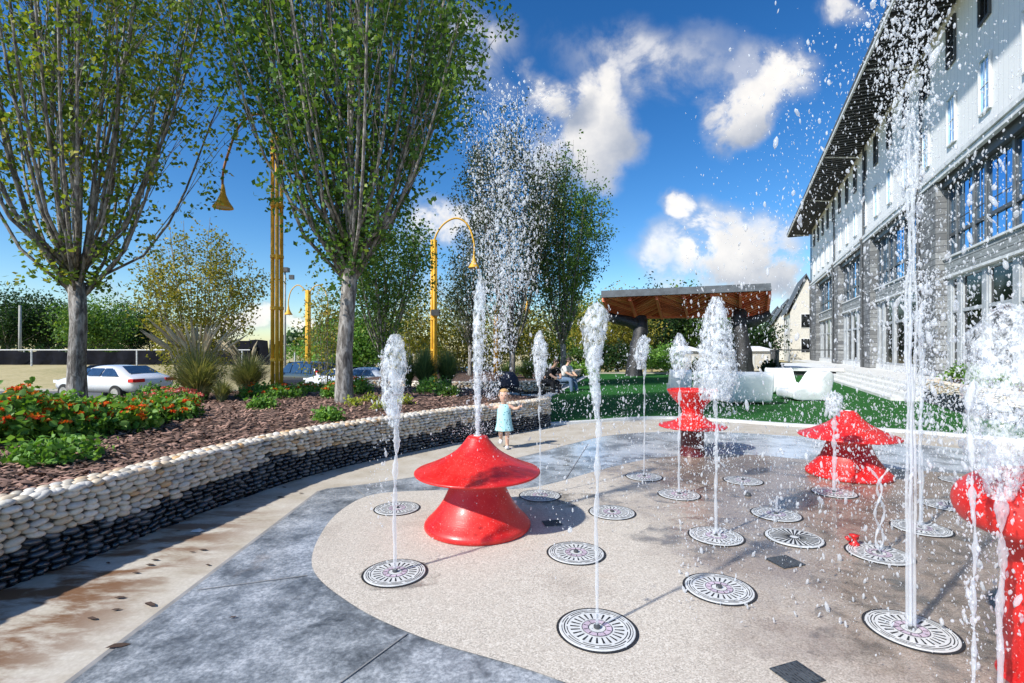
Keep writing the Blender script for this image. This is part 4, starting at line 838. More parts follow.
# roof, eave and its outriggers
mb = MB(); mb.box((S0-4, -.5, TOP-.08), (59.6, 2.0, TOP+.02)); sf = mb.build('soffit', M['soffit'], B)
mb = MB(); s = S0-3.6
while s < 59.6: mb.box((s, .02, TOP-.22), (s+.09, 1.94, TOP-.085)); s += .42
mb.build('rafters', M['steel'], sf)
MB().box((S0-4, 1.95, TOP-.14), (59.6, 2.03, TOP+.16)).build('fascia', M['trim'], B)
mb = MB(); mb.add([(S0-4, 2.05, TOP+.03), (59.7, 2.05, TOP+.03), (59.7, -7, TOP+4), (S0-4, -7, TOP+4), (S0-4, 2.05, TOP+.17), (59.7, 2.05, TOP+.17), (59.7, -7, TOP+4.2), (S0-4, -7, TOP+4.2)], [(0, 1, 2, 3), (7, 6, 5, 4), (0, 4, 5, 1), (1, 5, 6, 2), (2, 6, 7, 3), (3, 7, 4, 0)])
mb.build('roof', M['roofing'], B)
for s in (23.5, 34.6, 44.8, 58.3):
    mb = MB(); mb.tube([(s, 0, TOP-.45), (s, 1.9, TOP-.12)], .05, 6); mb.build('tie_rod', M['trim'], B)
for s in (22.9, 33.2, 43.2, 56.4):
    mb = MB(); mb.tube([(s, .11, LED+.3), (s, .11, TOP-.3)], .06, 8); mb.tube([(s, .11, LED+.3), (s, .26, LED+.1), (s, .2, LED-.2), (s, .17, .5)], .06, 8); mb.build('downpipe', M['steel'], B)
# terrace and steps
t = thing('stone_steps', 'broad white stone steps climbing from the lawn to the building terrace', 'steps', (X0, 0, 0), ANG)
for k in range(4):
    y1 = 3.05-k*.34; mb = MB(); mb.box((14.6+k*.05, .3, ZT*(k)/4+(.0 if k else -.1)), (29.5-.9*k, y1, ZT*(k+1)/4)); mb.build('step', M['step'], t)
tr = MB().box((8, -.17, -.1), (58, 1.66, ZT-.004)); tr.v = [tuple(Matrix.Rotation(ANG, 4, 'Z') @ Vector(p)+Vector((X0, 0, 0))) for p in tr.v]; tag(tr.build('terrace', M['step']), kind='structure')
t = thing('raised_deck', 'dark raised deck with black railing left of the white steps', 'deck', (X0, 0, 0), ANG)
MB().box((29.7, 1.67, .30), (42, 5.0, .47)).build('deck_slab', M['trim'], t); MB().box((29.9, 1.67, -.1), (41.8, 4.8, .30)).build('deck_base', M['char'], t)
mb = MB(); mb.bar((29.8, 4.9, 1.5), (41.9, 4.9, 1.5), .09, .06); mb.bar((29.8, 1.7, 1.5), (29.8, 4.9, 1.5), .09, .06); mb.bar((29.8, 4.9, .62), (41.9, 4.9, .62), .04, .04); mb.build('handrail', M['steel'], t)
for i in range(9): MB().box((29.76+i*1.5, 4.86, .47), (29.84+i*1.5, 4.94, 1.47)).build('post', M['steel'], t)
mb = MB()
for i in range(100): x = 29.9+i*.12; mb.box((x, 4.89, .62), (x+.02, 4.91, 1.47))
mb.build('balusters', M['steel'], t)
w_ = pebble_wall('pebble_wall', 'pebble planter wall at the right beside the white steps, behind the spray', [(13.3, 15.0), (11.9, 14.4), (11.3, 13.3), (10.3, 11.3), (9.9, 9.2), (10.4, 7.6), (11.5, 6.3)][::-1][::-1], .66, lambda x, y: 0, .40, .3, seed=9, group='pebble walls')
sheetp = [(13.3, 15.0), (11.9, 14.4), (11.3, 13.3), (10.3, 11.3), (9.9, 9.2), (10.4, 7.6), (11.5, 6.3), (14.5, 13.5)]
sheetp = [(x+.1, y) for x, y in sheetp]; bed('planting_bed_soil', sheetp, lambda x, y: .60, 1.0, M['soil'])
for i, (x, y, h) in enumerate([(12.3, 13.6, .55), (11.5, 12.0, .35), (11.2, 9.8, .4)]): bush('green_shrub', ['green shrub in the right planter nearest the steps', 'green shrub in the middle of the right planter', 'green shrub at the near end of the right planter'][i], 'shrub', (x, y, .6), .45, .45, h, 900, .07, 'leaf_bright', 300+i, group='green shrubs in the right planter')
# far gabled houses
def house(label, px, Yd, ridge, eave, wd, dp, m, rot):
    t = thing('gabled_house', label, 'house', (at(px, Yd), Yd, 0), rot, 'gabled houses beyond the long building')
    mb = MB(); mb.add([(-wd/2, 0, 0), (wd/2, 0, 0), (wd/2, 0, eave), (0, 0, ridge), (-wd/2, 0, eave), (-wd/2, dp, 0), (wd/2, dp, 0), (wd/2, dp, eave), (0, dp, ridge), (-wd/2, dp, eave)],
        [(0, 1, 2, 3, 4), (9, 8, 7, 6, 5), (1, 6, 7, 2), (0, 4, 9, 5), (0, 5, 6, 1)]); mb.build('wall', M[m], t)
    rf = MB(); e = .35
    for sx in (-1, 1): 
        p = [Vector((0, -e, ridge+.12)), Vector((sx*(wd/2+e), -e, eave-.1)), Vector((sx*(wd/2+e), dp+e, eave-.1)), Vector((0, dp+e, ridge+.12))]
        v = p+[q+Vector((0, 0, .22)) for q in p]; rf.add(v, [(0, 1, 2, 3), (7, 6, 5, 4), (0, 4, 5, 1), (1, 5, 6, 2), (2, 6, 7, 3), (3, 7, 4, 0)])
    rf.build('roof', M['roofing'], t)
    for zz in (1.2, 4.2):
        for xx in (-.55,):
            window(xx, xx+1.1, zz, zz+1.7, -.06, 'dark_glass', 2, 2, .09, .05, 'trim', parent=t)
        for yy in np.arange(1.2, dp-1.5, 2.6):
            f = MB().box((-wd/2-.05, yy, zz), (-wd/2+.02, yy+1.3, zz+1.7)).build('window', M['trim'], t); MB().box((-wd/2-.07, yy+.1, zz+.1), (-wd/2-.01, yy+1.2, zz+1.6)).build('pane', M['dark_glass'], f)
    return t
RH = -(math.pi/2-ANG)
house('nearest gabled house with steep slate roof, touching the long building', 806, 61, 10.5, 6.2, 3.4, 9, 'cream', RH)
house('middle gabled house beyond the long building', 788, 74, 8.8, 5.4, 3.6, 12, 'cream', RH)
house('farthest gabled house of the row, left end', 777.5, 92, 9.3, 6.2, 3.0, 14, 'trim', RH)
MB().box((-2.6, -.04, 3.3), (2.6, -.3, 3.6)).build
for px, Yd, lab in [(687, 35, 'white walled garden pavilion with shallow grey cap, behind the middle plume'), (760, 36, 'white walled garden pavilion right of the right pavilion post')]:
    t = thing('garden_pavilion', lab, 'small building', (at(px, Yd), Yd, 0), 0, 'white garden pavilions')
    MB().box((-1.25, 0, 0), (1.25, 2.2, 1.42)).build('wall', M['cream'], t)
    mb = MB(); mb.add([(-1.4, -.15, 1.42), (1.4, -.15, 1.42), (1.4, 2.35, 1.42), (-1.4, 2.35, 1.42), (-.5, 1.1, 1.78), (.5, 1.1, 1.78)], [(0, 1, 5, 4), (1, 2, 5), (2, 3, 4, 5), (3, 0, 4), (3, 2, 1, 0)]); mb.build('roof', M['trim'], t)
    for x in (-.55, .35): MB().box((x, -.03, .2), (x+.16, .01, 1.1)).build('slot_opening', M['trim'], t)
# ------------------------------------------------------------------ timber pavilion
FL = Vector((at(603, 27.5), 27.5, 1.5+54*27.5/500)); FR = Vector((at(769.5, 25.8), 25.8, 1.5+61*25.8/500)); BL = Vector((at(612, 31), 31, 1.5+34*31/500)); BR = Vector((at(767, 29.5), 29.5, 1.5+37*29.5/500))
org = Vector((at(690, 28), 28, 0)); t = thing('timber_pavilion', 'pavilion with tilted red-brown timber canopy on two black log posts at the lawn end', 'pavilion', org)
FL, FR, BL, BR = [p-org for p in (FL, FR, BL, BR)]
nrm = (FR-FL).cross(BL-FL).normalized(); nrm = nrm if nrm.z > 0 else -nrm
def q(u, v, h=0.): return (FL.lerp(FR, u)).lerp(BL.lerp(BR, u), v)+nrm*h
rp = [q(0, 0), q(1, 0), q(1, 1), q(0, 1)]; mb = MB(); mb.add([p+nrm*.02 for p in rp]+[p+nrm*.07 for p in rp], [(3, 2, 1, 0), (4, 5, 6, 7), (0, 1, 5, 4), (1, 2, 6, 5), (2, 3, 7, 6), (3, 0, 4, 7)]); ceil = mb.build('ceiling_boards', M['timber'], t)
e = [q(-.01, -.03, .072), q(1.01, -.03, .072), q(1.01, 1.03, .072), q(-.01, 1.03, .072)]; mb = MB(); mb.add(e+[p+nrm*.2 for p in e], [(3, 2, 1, 0), (4, 5, 6, 7), (0, 1, 5, 4), (1, 2, 6, 5), (2, 3, 7, 6), (3, 0, 4, 7)]); mb.build('roof', M['roofing'], t)
for i in range(7): u = i/6; MB().bar(q(u, .03, -.14), q(u, 1, -.14), .14, .3, nrm).build('beam', M['timber'], t)
MB().bar(q(-.01, -.02, -.02), q(1.01, -.02, -.02), .08, .20, nrm).build('fascia', M['roofing'], t)
for v in (.99,): MB().bar(q(0, v, -.10), q(1, v, -.10), .12, .24, nrm).build('beam', M['timber'], t)
mb = MB()
for i in range(6):
    for k in range(-5, 11):
        a = k/10; 
        u0, u1 = i/6+.004, (i+1)/6-.004; up = i % 2 == 0
        v0, v1 = (a, a+.5) if up else (a+.5, a)
        p0, p1 = (u0, v0), (u1, v1)
        def clipv(p, qq):
            (ua, va), (ub, vb) = p, qq; 
            if va > 1 and vb > 1 or va < 0 and vb < 0: return None
            def c(t_): return (ua+(ub-ua)*t_, va+(vb-va)*t_)
            ts = [0, 1]
            for lim in (0, 1):
                if (va-lim)*(vb-lim) < 0: ts.append((lim-va)/(vb-va))
            ts = sorted(x for x in ts if -1e-6 <= c(x)[1] <= 1+1e-6); return (c(ts[0]), c(ts[-1])) if len(ts) > 1 else None
        r_ = clipv(p0, p1)
        if r_ and (Vector(r_[0])-Vector(r_[1])).length > .02: mb.bar(q(*r_[0], -.05), q(*r_[1], -.05), .10, .14, nrm)
mb.build('herringbone_joists', M['timber'], t)
def log(name, pts, rad, seed):
    mb = MB(); P = smooth_curve(pts, 6); R2 = np.interp(np.linspace(0, 1, len(P)), np.linspace(0, 1, len(rad)), rad); mb.tube(P, list(R2), 14)
    mb.v = [tuple(Vector(p)+Vector((mnoise.noise(Vector(p)*2.2+Vector((seed, 0, 0))), mnoise.noise(Vector(p)*2.2+Vector((0, seed, 0))), 0))*.09) for p in mb.v]; return mb.build(name, M['char'], t, True)
def wp(px, py, Yd): return Vector((at(px, Yd), Yd, 1.5+(350-py)*Yd/500))-org
log('log_post', [wp(634, 379, 28.5), wp(636, 355, 28.5), wp(640, 335, 28.6), wp(641, 325, 28.8), wp(640, 318, 29)], [.50, .42, .38, .40, .34], 1); log('log_arm', [wp(643, 330, 28.8), wp(630, 322, 28.8), wp(616, 319, 28.9), wp(607, 316, 29)], [.36, .32, .28, .24], 2)
log('log_post', [wp(745, 381, 27.5), wp(744, 360, 27.5), wp(741, 335, 27.6), wp(739, 320, 27.8), wp(740, 312, 28)], [.50, .44, .40, .42, .34], 3); log('log_arm', [wp(738, 323, 27.8), wp(750, 322, 27.6), wp(762, 318, 27.4), wp(771, 313, 27.2)], [.36, .32, .26, .20], 4)
# ------------------------------------------------------------------ white moulded seats
def lounge_mesh():
    prof = [(-.72, .10), (-.74, .30), (-.66, .36), (-.1, .30), (.16, .34), (.34, .86), (.44, .90), (.60, .84), (.62, .70), (.50, .08), (.40, .03), (-.64, .03)]
    P = [Vector(p) for p in prof]; wd = .48; mb = MB(); V = []; n = len(P); cen = Vector((0, .28))
    rows = [(-wd, .90), (-wd+.05, .985), (-wd+.14, 1), (0, 1), (wd-.14, 1), (wd-.05, .985), (wd, .90)]
    for y, k in rows:
        for i, p in enumerate(P):
            a = P[i-1]; b = P[(i+1) % n]; d = (b-a).normalized(); nn = Vector((-d.y, d.x)); off = (1-k)*.5; V.append((p.x+nn.x*-off*(-1), y, p.y-nn.y*-off*(-1)*-1))
    F = [tuple(range(n)), tuple((len(rows)-1)*n+i for i in range(n-1, -1, -1))]
    for j in range(len(rows)-1):
        for i in range(n): F.append((j*n+i, (j+1)*n+i, (j+1)*n+(i+1) % n, j*n+(i+1) % n))
    o = mesh_obj('moulded_seat', V, F, M['lounge'], None, True); bm = bmesh.new(); bm.from_mesh(o.data); bmesh.ops.recalc_face_normals(bm, faces=bm.faces[:]); bm.to_mesh(o.data); bm.free()
    md = o.modifiers.new('sub', 'SUBSURF'); md.levels = 2; md.render_levels = 2; return o
L0 = lounge_mesh()
for i, (px, Yd, rz, lab) in enumerate([(806, 14.8, R(4), 'rightmost white moulded seat in profile, its back to the right'), (782, 17.2, R(78), 'second white moulded seat from the right, turned towards the lawn'),
    (745, 13.9, R(-93), 'white moulded seat seen square from behind, right of the middle plume'), (712, 16.4, R(-84), 'white moulded seat behind the widest plume'), (679, 16.4, R(-102), 'leftmost white moulded seat, behind the red goblet')]):
    o = L0 if i == 0 else dup(L0); o.location = (at(px, Yd), Yd, .03); o.rotation_euler = (0, 0, rz); o.scale = (1.0, 1.12, 1.0) if i == 2 else (.9, .72 if i > 2 else .92, .95); tag(o, lab, 'lounge seat', 'white moulded seats on the lawn')
# ------------------------------------------------------------------ red fountain features
def lathe_obj(name, prof, m, parent, n=56, c=(0, 0, 0)): return MB().lathe(prof, n, c).build(name, m, parent, True)
def sp_prof(pts, k=6): return [(p.x, p.y) for p in smooth_curve([(a, b, 0) for a, b in pts], k)]
cap = [(.0, .766), (.07, .766), (.082, .760)]+sp_prof([(.088, .752), (.14, .685), (.20, .630), (.29, .575), (.40, .524), (.50, .484), (.522, .476)])+[(.528, .471), (.528, .462), (.522, .457), (.50, .458), (.40, .466), (.30, .470), (.24, .472)]
stem = sp_prof([(.245, .475), (.235, .42), (.23, .38), (.25, .31), (.30, .21), (.37, .12), (.43, .06), (.445, .035), (.445, .015), (.435, .002)])
def mushroom(label, x, y, s=1.):
    t = thing('spool_fountain', label, 'fountain feature', (x, y, .012), 0, 'red spool-shaped fountain features'); t.scale = (s, s, s)
    lathe_obj('flared_cap', cap, M['red'], t, 72); lathe_obj('waisted_base', stem, M['red'], t, 72); MB().lathe([(.0, .768), (.03, .772), (.034, .766)], 20).build('nozzle', M['plate'], t); return t
m1 = mushroom('red spool-shaped fountain with wide cap nearest the camera, left of centre', -.29, 4.22)
m3 = dup(m1, label='red spool-shaped fountain with wide cap on the right, near the lawn kerb'); m3.location = (4.0, 5.95, .012)
t = thing('goblet_fountain', 'red fountain with a goblet top over a flared skirt on a thin post', 'fountain feature', (2.56, 7.1, .008))
lathe_obj('goblet', sp_prof([(.0, .84), (.22, .86), (.325, .925), (.34, .93), (.335, .905), (.28, .82), (.20, .73), (.15, .66), (.14, .60)]), M['red'], t); lathe_obj('flared_skirt', sp_prof([(.14, .605), (.16, .56), (.24, .49), (.38, .44), (.455, .425), (.46, .41), (.43, .40), (.30, .40), (.17, .41)]), M['red'], t)
lathe_obj('post', sp_prof([(.165, .42), (.16, .3), (.16, .1), (.18, .02), (.19, .0)]), mat('dark_red_metal', (.10, .012, .012), .3), t)
t = thing('disc_fountain', 'red fountain table with thick rounded disc on a stout post, cut by the right edge', 'fountain feature', (2.44, 2.22, .012))
lathe_obj('disc', sp_prof([(.0, .93), (.16, .935), (.28, .90), (.35, .84), (.372, .78), (.365, .73), (.34, .69), (.27, .655), (.20, .64)]), M['red'], t, 72); lathe_obj('post', sp_prof([(.20, .645), (.195, .6), (.19, .3), (.195, .05), (.215, .0)]), M['red'], t)
t = thing('toy', 'small red plastic toy lying beside the braided jets', 'toy', (2.60, 3.80, .012), R(20))
mb = MB(); mb.lathe([(0, .005), (.035, .005), (.038, .02), (.02, .035), (.016, .06), (.03, .075), (.034, .085), (0, .09)], 16); mb.build('body', M['red'], t, True)
for sx in (-1, 1): MB().tube([(sx*.015, 0, .045), (sx*.05, .01, .05), (sx*.062, .015, .072)], [.011, .012, .014], 8).build('arm', M['red'], t, True)
# ------------------------------------------------------------------ jet covers
def cover_root():
    t = thing('jet_cover', 'x', 'grate cover', (0, 0, .012), 0, 'round grate covers in the splash pad')
    mb = MB(); mb.ring(0, .216, .0015, n=56); mb.build('gasket', M['gasket'], t)
    mb = MB(); mb.lathe([(.201, .001), (.201, .003), (.198, .005), (.0, .005)], 56); mb.build('plate', M['plate'], t)
    mb = MB()
    for r0, r1, n, off in ((.171, .176, 6, 0), (.157, .161, 6, .5), (.185, .188, 5, .2)):
        for k in range(n): a = 2*math.pi*(k+off)/n; mb.ring(r0, r1, .0065, a+.06, a+2*math.pi/n-.06, 10)
    for k in range(24):
        a = 2*math.pi*k/24; c, s_ = math.cos(a), math.sin(a); w0, w1 = .0032, .0058
        mb.add([(c*.092+s_*w0, s_*.092-c*w0, .0065), (c*.142+s_*w1, s_*.142-c*w1, .0065), (c*.142-s_*w1, s_*.142+c*w1, .0065), (c*.092-s_*w0, s_*.092+c*w0, .0065)], [(0, 1, 2, 3)])
    mb.build('slots', M['slot'], t)
    mb = MB(); mb.ring(.048, .078, .0068, n=40); lr = mb.build('light_ring', M['pink'], t)
    mb = MB()
    for k in range(10): a = 2*math.pi*k/10; mb.ring(.051, .074, .0085, a, a+.07, 2)
    mb.ring(.0785, .0815, .0085, n=32); mb.ring(.0445, .0475, .0085, n=32); mb.build('gaps', M['slot'], lr)
    MB().lathe([(.018, .009), (.018, .02), (.012, .024), (.006, .024), (.006, .012), (0, .012)], 16).build('nozzle', M['steel'], t); return t
covers = [(395, 575, 'under the jet left of the red spool fountain'), (397, 510, 'behind the leftmost jet, with no jet of its own'), (597, 632, 'nearest the bottom centre, under a tall jet'), (576, 555, 'dry, right of the near red spool fountain'),
 (612, 514, 'dry, second row right of the near red spool fountain'), (719, 591, 'dry, largest one in the lower middle'), (679, 496, 'under the jet in front of the goblet fountain'), (716, 538, 'under the widest plume, wet all round'),
 (743, 482, 'dry, right of the goblet fountain'), (776, 516, 'under the small low bubble'), (644, 478, 'under the thin jet left of the goblet fountain'), (879, 556, 'under the two braided jets'), (911, 633, 'under the tall jet near the lower right corner'),
 (834, 494, 'in front of the right red spool fountain'), (921, 530, 'behind the braided jets at the right'), (948, 507, 'dry, at the right beyond the braided jets'), (540, 497, 'under the looping jet right of the near red spool fountain'), (962, 482, 'farthest right near the grey apron')]
c0 = cover_root()
for i, (px, py, lab) in enumerate(covers):
    x, y = gp(px, py); o = c0 if i == 0 else dup(c0); o.location = (x, y, .0157); o.rotation_euler = (0, 0, i*.7); o['label'] = 'round steel grate cover '+lab
t = thing('spoked_cover', 'round drain cover with radiating spokes right of the widest plume', 'drain cover', (*gp(794, 540), .0157)); MB().ring(0, .216, .0015, n=48).build('gasket', M['gasket'], t); MB().lathe([(.205, .001), (.205, .006), (.2, .009), (.0, .009)], 48).build('plate', M['plate'], t)
mb = MB()
for k in range(28): a = 2*math.pi*k/28; c, s_ = math.cos(a), math.sin(a); mb.add([(c*.03+s_*.003, s_*.03-c*.003, .0105), (c*.17+s_*.009, s_*.17-c*.009, .0105), (c*.17-s_*.009, s_*.17+c*.009, .0105), (c*.03-s_*.003, s_*.03+c*.003, .0105)], [(0, 1, 2, 3)])
mb.ring(.178, .184, .0105); mb.build('slots', M['slot'], t)
for i, (px, py, w2, h2, rz, lab) in enumerate([(785, 564, .19, .17, .3, 'square dark drain grate right of the widest plume'), (797, 678, .17, .15, .35, 'square dark drain grate at the bottom edge'), (552, 525, .15, .13, .2, 'square dark drain grate right of the near red spool fountain')]):
    x, y = gp(px, py); t = thing('floor_drain', lab, 'drain', (x, y, .0157), rz, 'square floor drains'); MB().box((-w2/2, -h2/2, 0), (w2/2, h2/2, .004)).build('frame', M['drain'], t); mb = MB()
    for k in range(9): xx = -w2/2+.01+(w2-.02)*k/9; mb.box((xx, -h2/2+.012, .004), (xx+.006, h2/2-.012, .006))
    mb.build('bars', M['steel'], t)
x, y = gp(748, 497); MBx = MB(); MBx.lathe([(0, .03), (.02, .03), (.03, .02), (.03, 0)], 14, (x, y, .0125)); o = MBx.build('floor_bolt', M['steel'], None, True); tag(o, 'small dark round stud in the pad below the dry cover', 'stud')
# leaves and litter on the concrete
lr = np.random.default_rng(3); LF = []
for i, (px, py, s) in enumerate([(150, 606, .07), (92, 620, .05), (118, 648, .08), (136, 574, .04), (108, 564, .035), (155, 561, .045), (203, 551, .05), (208, 566, .035), (192, 553, .03), (284, 488, .05), (280, 498, .06), (301, 494, .04), (150, 566, .05), (120, 599, .05), (116, 611, .04), (238, 507, .03), (322, 475, .04), (233, 620, .03), (178, 532, .03), (300, 480, .04)]):
    x, y = gp(px, py); z = .012 if x > -1.95 and i == 17 else .004; a = lr.uniform(-.5, .5); V = [(-1, 0, .05), (-.4, .32, .18), (.4, .28, .14), (1, .05, .06), (.4, -.3, .1), (-.4, -.32, .16), (0, 0, .02)]
    o = mesh_obj('fallen_leaf', [(p[0]*s*.7, p[1]*s*.7, p[2]*s*.7) for p in V], [(0, 1, 6), (1, 2, 6), (2, 3, 6), (3, 4, 6), (4, 5, 6), (5, 0, 6)], M['dry_leaf']); o.location = (x, y, z+.003); o.rotation_euler = (0, 0, a); LF.append((math.hypot(px, py-683), o)); tag(o, 'curled brown leaf', 'leaf', 'fallen leaves on the concrete walk')
ORD = 'nearest,second nearest,third nearest,fourth nearest,fifth nearest,sixth nearest,seventh nearest,eighth nearest,ninth nearest,tenth nearest,tenth farthest,ninth farthest,eighth farthest,seventh farthest,sixth farthest,fifth farthest,fourth farthest,third farthest,second farthest,farthest'.split(',')
for (d, o), w_ in zip(sorted(LF, key=lambda q_: q_[0]), ORD): o['label'] = 'brown leaf on the concrete walk, '+w_+' of them from the lower left corner'
x, y = gp(197, 532); o = mesh_obj('paper_scrap', [(-.045, -.02, .002), (.04, -.03, .006), (.055, .015, .003), (.0, .035, .014), (-.05, .02, .004)], [(0, 1, 3), (1, 2, 3), (0, 3, 4)], M['plate_w']); o.location = (x, y, .005); tag(o, 'small white paper scrap on the concrete walk', 'paper scrap')
# ------------------------------------------------------------------ people
def skin_body(name, J, E, Rr, m, parent, sub=2, root=0):
    me = bpy.data.meshes.new(name); me.from_pydata([tuple(j) for j in J], E, []); o = bpy.data.objects.new(name, me); C.objects.link(o)
    sk = o.modifiers.new('skin', 'SKIN'); sk.use_smooth_shade = True; s2 = o.modifiers.new('s', 'SUBSURF'); s2.levels = sub; s2.render_levels = sub
    for i, v in enumerate(me.skin_vertices[0].data):
        v.radius = Rr[i] if hasattr(Rr[i], '__len__') else (Rr[i], Rr[i]); v.use_root = (i == root)
    dg = bpy.context.evaluated_depsgraph_get(); dg.update(); nm = bpy.data.meshes.new_from_object(o.evaluated_get(dg)); o.modifiers.clear(); o.data = nm; bpy.data.meshes.remove(me)
    nm.polygons.foreach_set('use_smooth', [True]*len(nm.polygons)); nm.materials.clear(); nm.materials.append(m); o.parent = parent; return o
def ell(name, c, r, m, parent, sub=3, rot=None):
    v, f = ico(sub); V = v*np.array(r); 
    if rot is not None: V = V @ np.array(rot.to_3x3()).T
    return np_obj(name, V+np.array(c), f, m, parent, True)
# toddler: height .88, facing the camera (-y), stepping
t = thing('person', 'blond toddler in a sleeveless teal patterned dress walking behind the near red fountain, arms out', 'person', (-.12, 7.6, .0), R(-4)); t.scale = (1.06, 1.06, 1.06)
k = 1.0
J = [(0, 0, .40), (0, 0, .50), (0, 0, .585), (0, 0, .63), (0, 0, .66), (0, -.005, .70), (0, -.012, .765), (0, -.005, .82), (0, 0, .845),
     (-.085, 0, .615), (-.15, -.01, .575), (-.205, -.06, .60), (-.235, -.075, .64), (.085, 0, .615), (.15, -.01, .575), (.205, -.06, .59), (.232, -.085, .625),
     (-.05, 0, .37), (-.055, .05, .22), (-.06, .15, .13), (-.06, .17, .10), (-.06, .12, .075), (.045, 0, .37), (.045, -.02, .21), (.045, .0, .06), (.045, -.02, .03), (.045, -.08, .022)]
E = [(0, 1), (1, 2), (2, 3), (3, 4), (4, 5), (5, 6), (6, 7), (7, 8), (2, 9), (9, 10), (10, 11), (11, 12), (2, 13), (13, 14), (14, 15), (15, 16), (0, 17), (17, 18), (18, 19), (19, 20), (20, 21), (0, 22), (22, 23), (23, 24), (24, 25), (25, 26)]
RR = [.08, .075, .06, .035, .035, .066, .078, .062, .03, .032, .025, .02, .016, .032, .025, .02, .016, .05, .036, .026, .022, .018, .05, .036, .025, .024, .018]
body = skin_body('body', J, E, RR, M['skin'], t)
for sx, wx, wy, wz in ((-1, -.235, -.075, .64), (1, .232, -.085, .625)):
    for f_, (dx, dz, ln) in enumerate([(.0, .016, .030), (.0, .006, .034), (0, -.004, .032), (0, -.013, .026)]):
        pass
    P = [(wx, wy, wz)]; EE = []; RRR = [.014]
    for dz, ln in ((.014, .034), (.005, .038), (-.004, .036), (-.012, .028)):
        b = len(P); P += [(wx+sx*ln*.4, wy-ln*.3, wz+dz*.8), (wx+sx*ln*.75, wy-ln*.65, wz+dz), (wx+sx*ln*.8, wy-ln, wz+dz*1.1-.004)]; EE += [(0, b), (b, b+1), (b+1, b+2)]; RRR += [.006, .0055, .005]
    b = len(P); P += [(wx-sx*.002, wy-.014, wz+.020), (wx-sx*.004, wy-.03, wz+.030)]; EE += [(0, b), (b, b+1)]; RRR += [.007, .006]
    skin_body('hand', P, EE, RRR, M['skin'], body, 1)
mb = MB(); n = 28; prof = [(.060, .040, .640), (.086, .062, .615), (.096, .074, .575), (.096, .080, .53), (.102, .086, .46), (.108, .085, .37), (.128, .10, .27), (.130, .102, .262), (.12, .092, .265)]
V = []; F = []
for j, (a, b, z) in enumerate(prof):
    for i in range(n): th = 2*math.pi*i/n; rf = 1+.07*math.sin(th*7)*ss(.5, .27, z); V.append((a*rf*math.cos(th), b*rf*math.sin(th), z))
for j in range(len(prof)-1):
    for i in range(n): F.append((j*n+i, j*n+(i+1) % n, (j+1)*n+(i+1) % n, (j+1)*n+i))
mesh_obj('dress', V, F, M['dress'], body, True)
hv, hf = ico(3); hv = hv.copy(); keep = []
V = hv*np.array((.082, .088, .09))+np.array((0, .006, .775)); V = V+np.array([mnoise.noise(Vector(p)*30) for p in V])[:, None]*.004*hv
F = np.array([q_ for q_ in hf if not (V[q_].mean(0)[1] < -.022 and V[q_].mean(0)[2] < .826) and V[q_].mean(0)[2] > .725]); np_obj('hair', V, F, M['hair'], body, True)
for sx in (-1, 1):
    ell('eye', (sx*.027, -.078, .772), (.009, .006, .008), M['eye'], body, 1); ell('ear', (sx*.079, .0, .765), (.010, .016, .02), M['skin'], body, 1)
    ell('shoe', (sx*.045 if sx > 0 else -.06, -.045 if sx > 0 else .145, .028 if sx > 0 else .085), (.032, .062, .024), M['shoe_w'], body, 2, Matrix.Rotation(0 if sx > 0 else R(35), 4, 'X'))
ell('nose', (0, -.094, .752), (.011, .012, .010), M['skin'], body, 2); ell('mouth', (0, -.082, .730), (.018, .006, .005), M['lip'], body, 1)
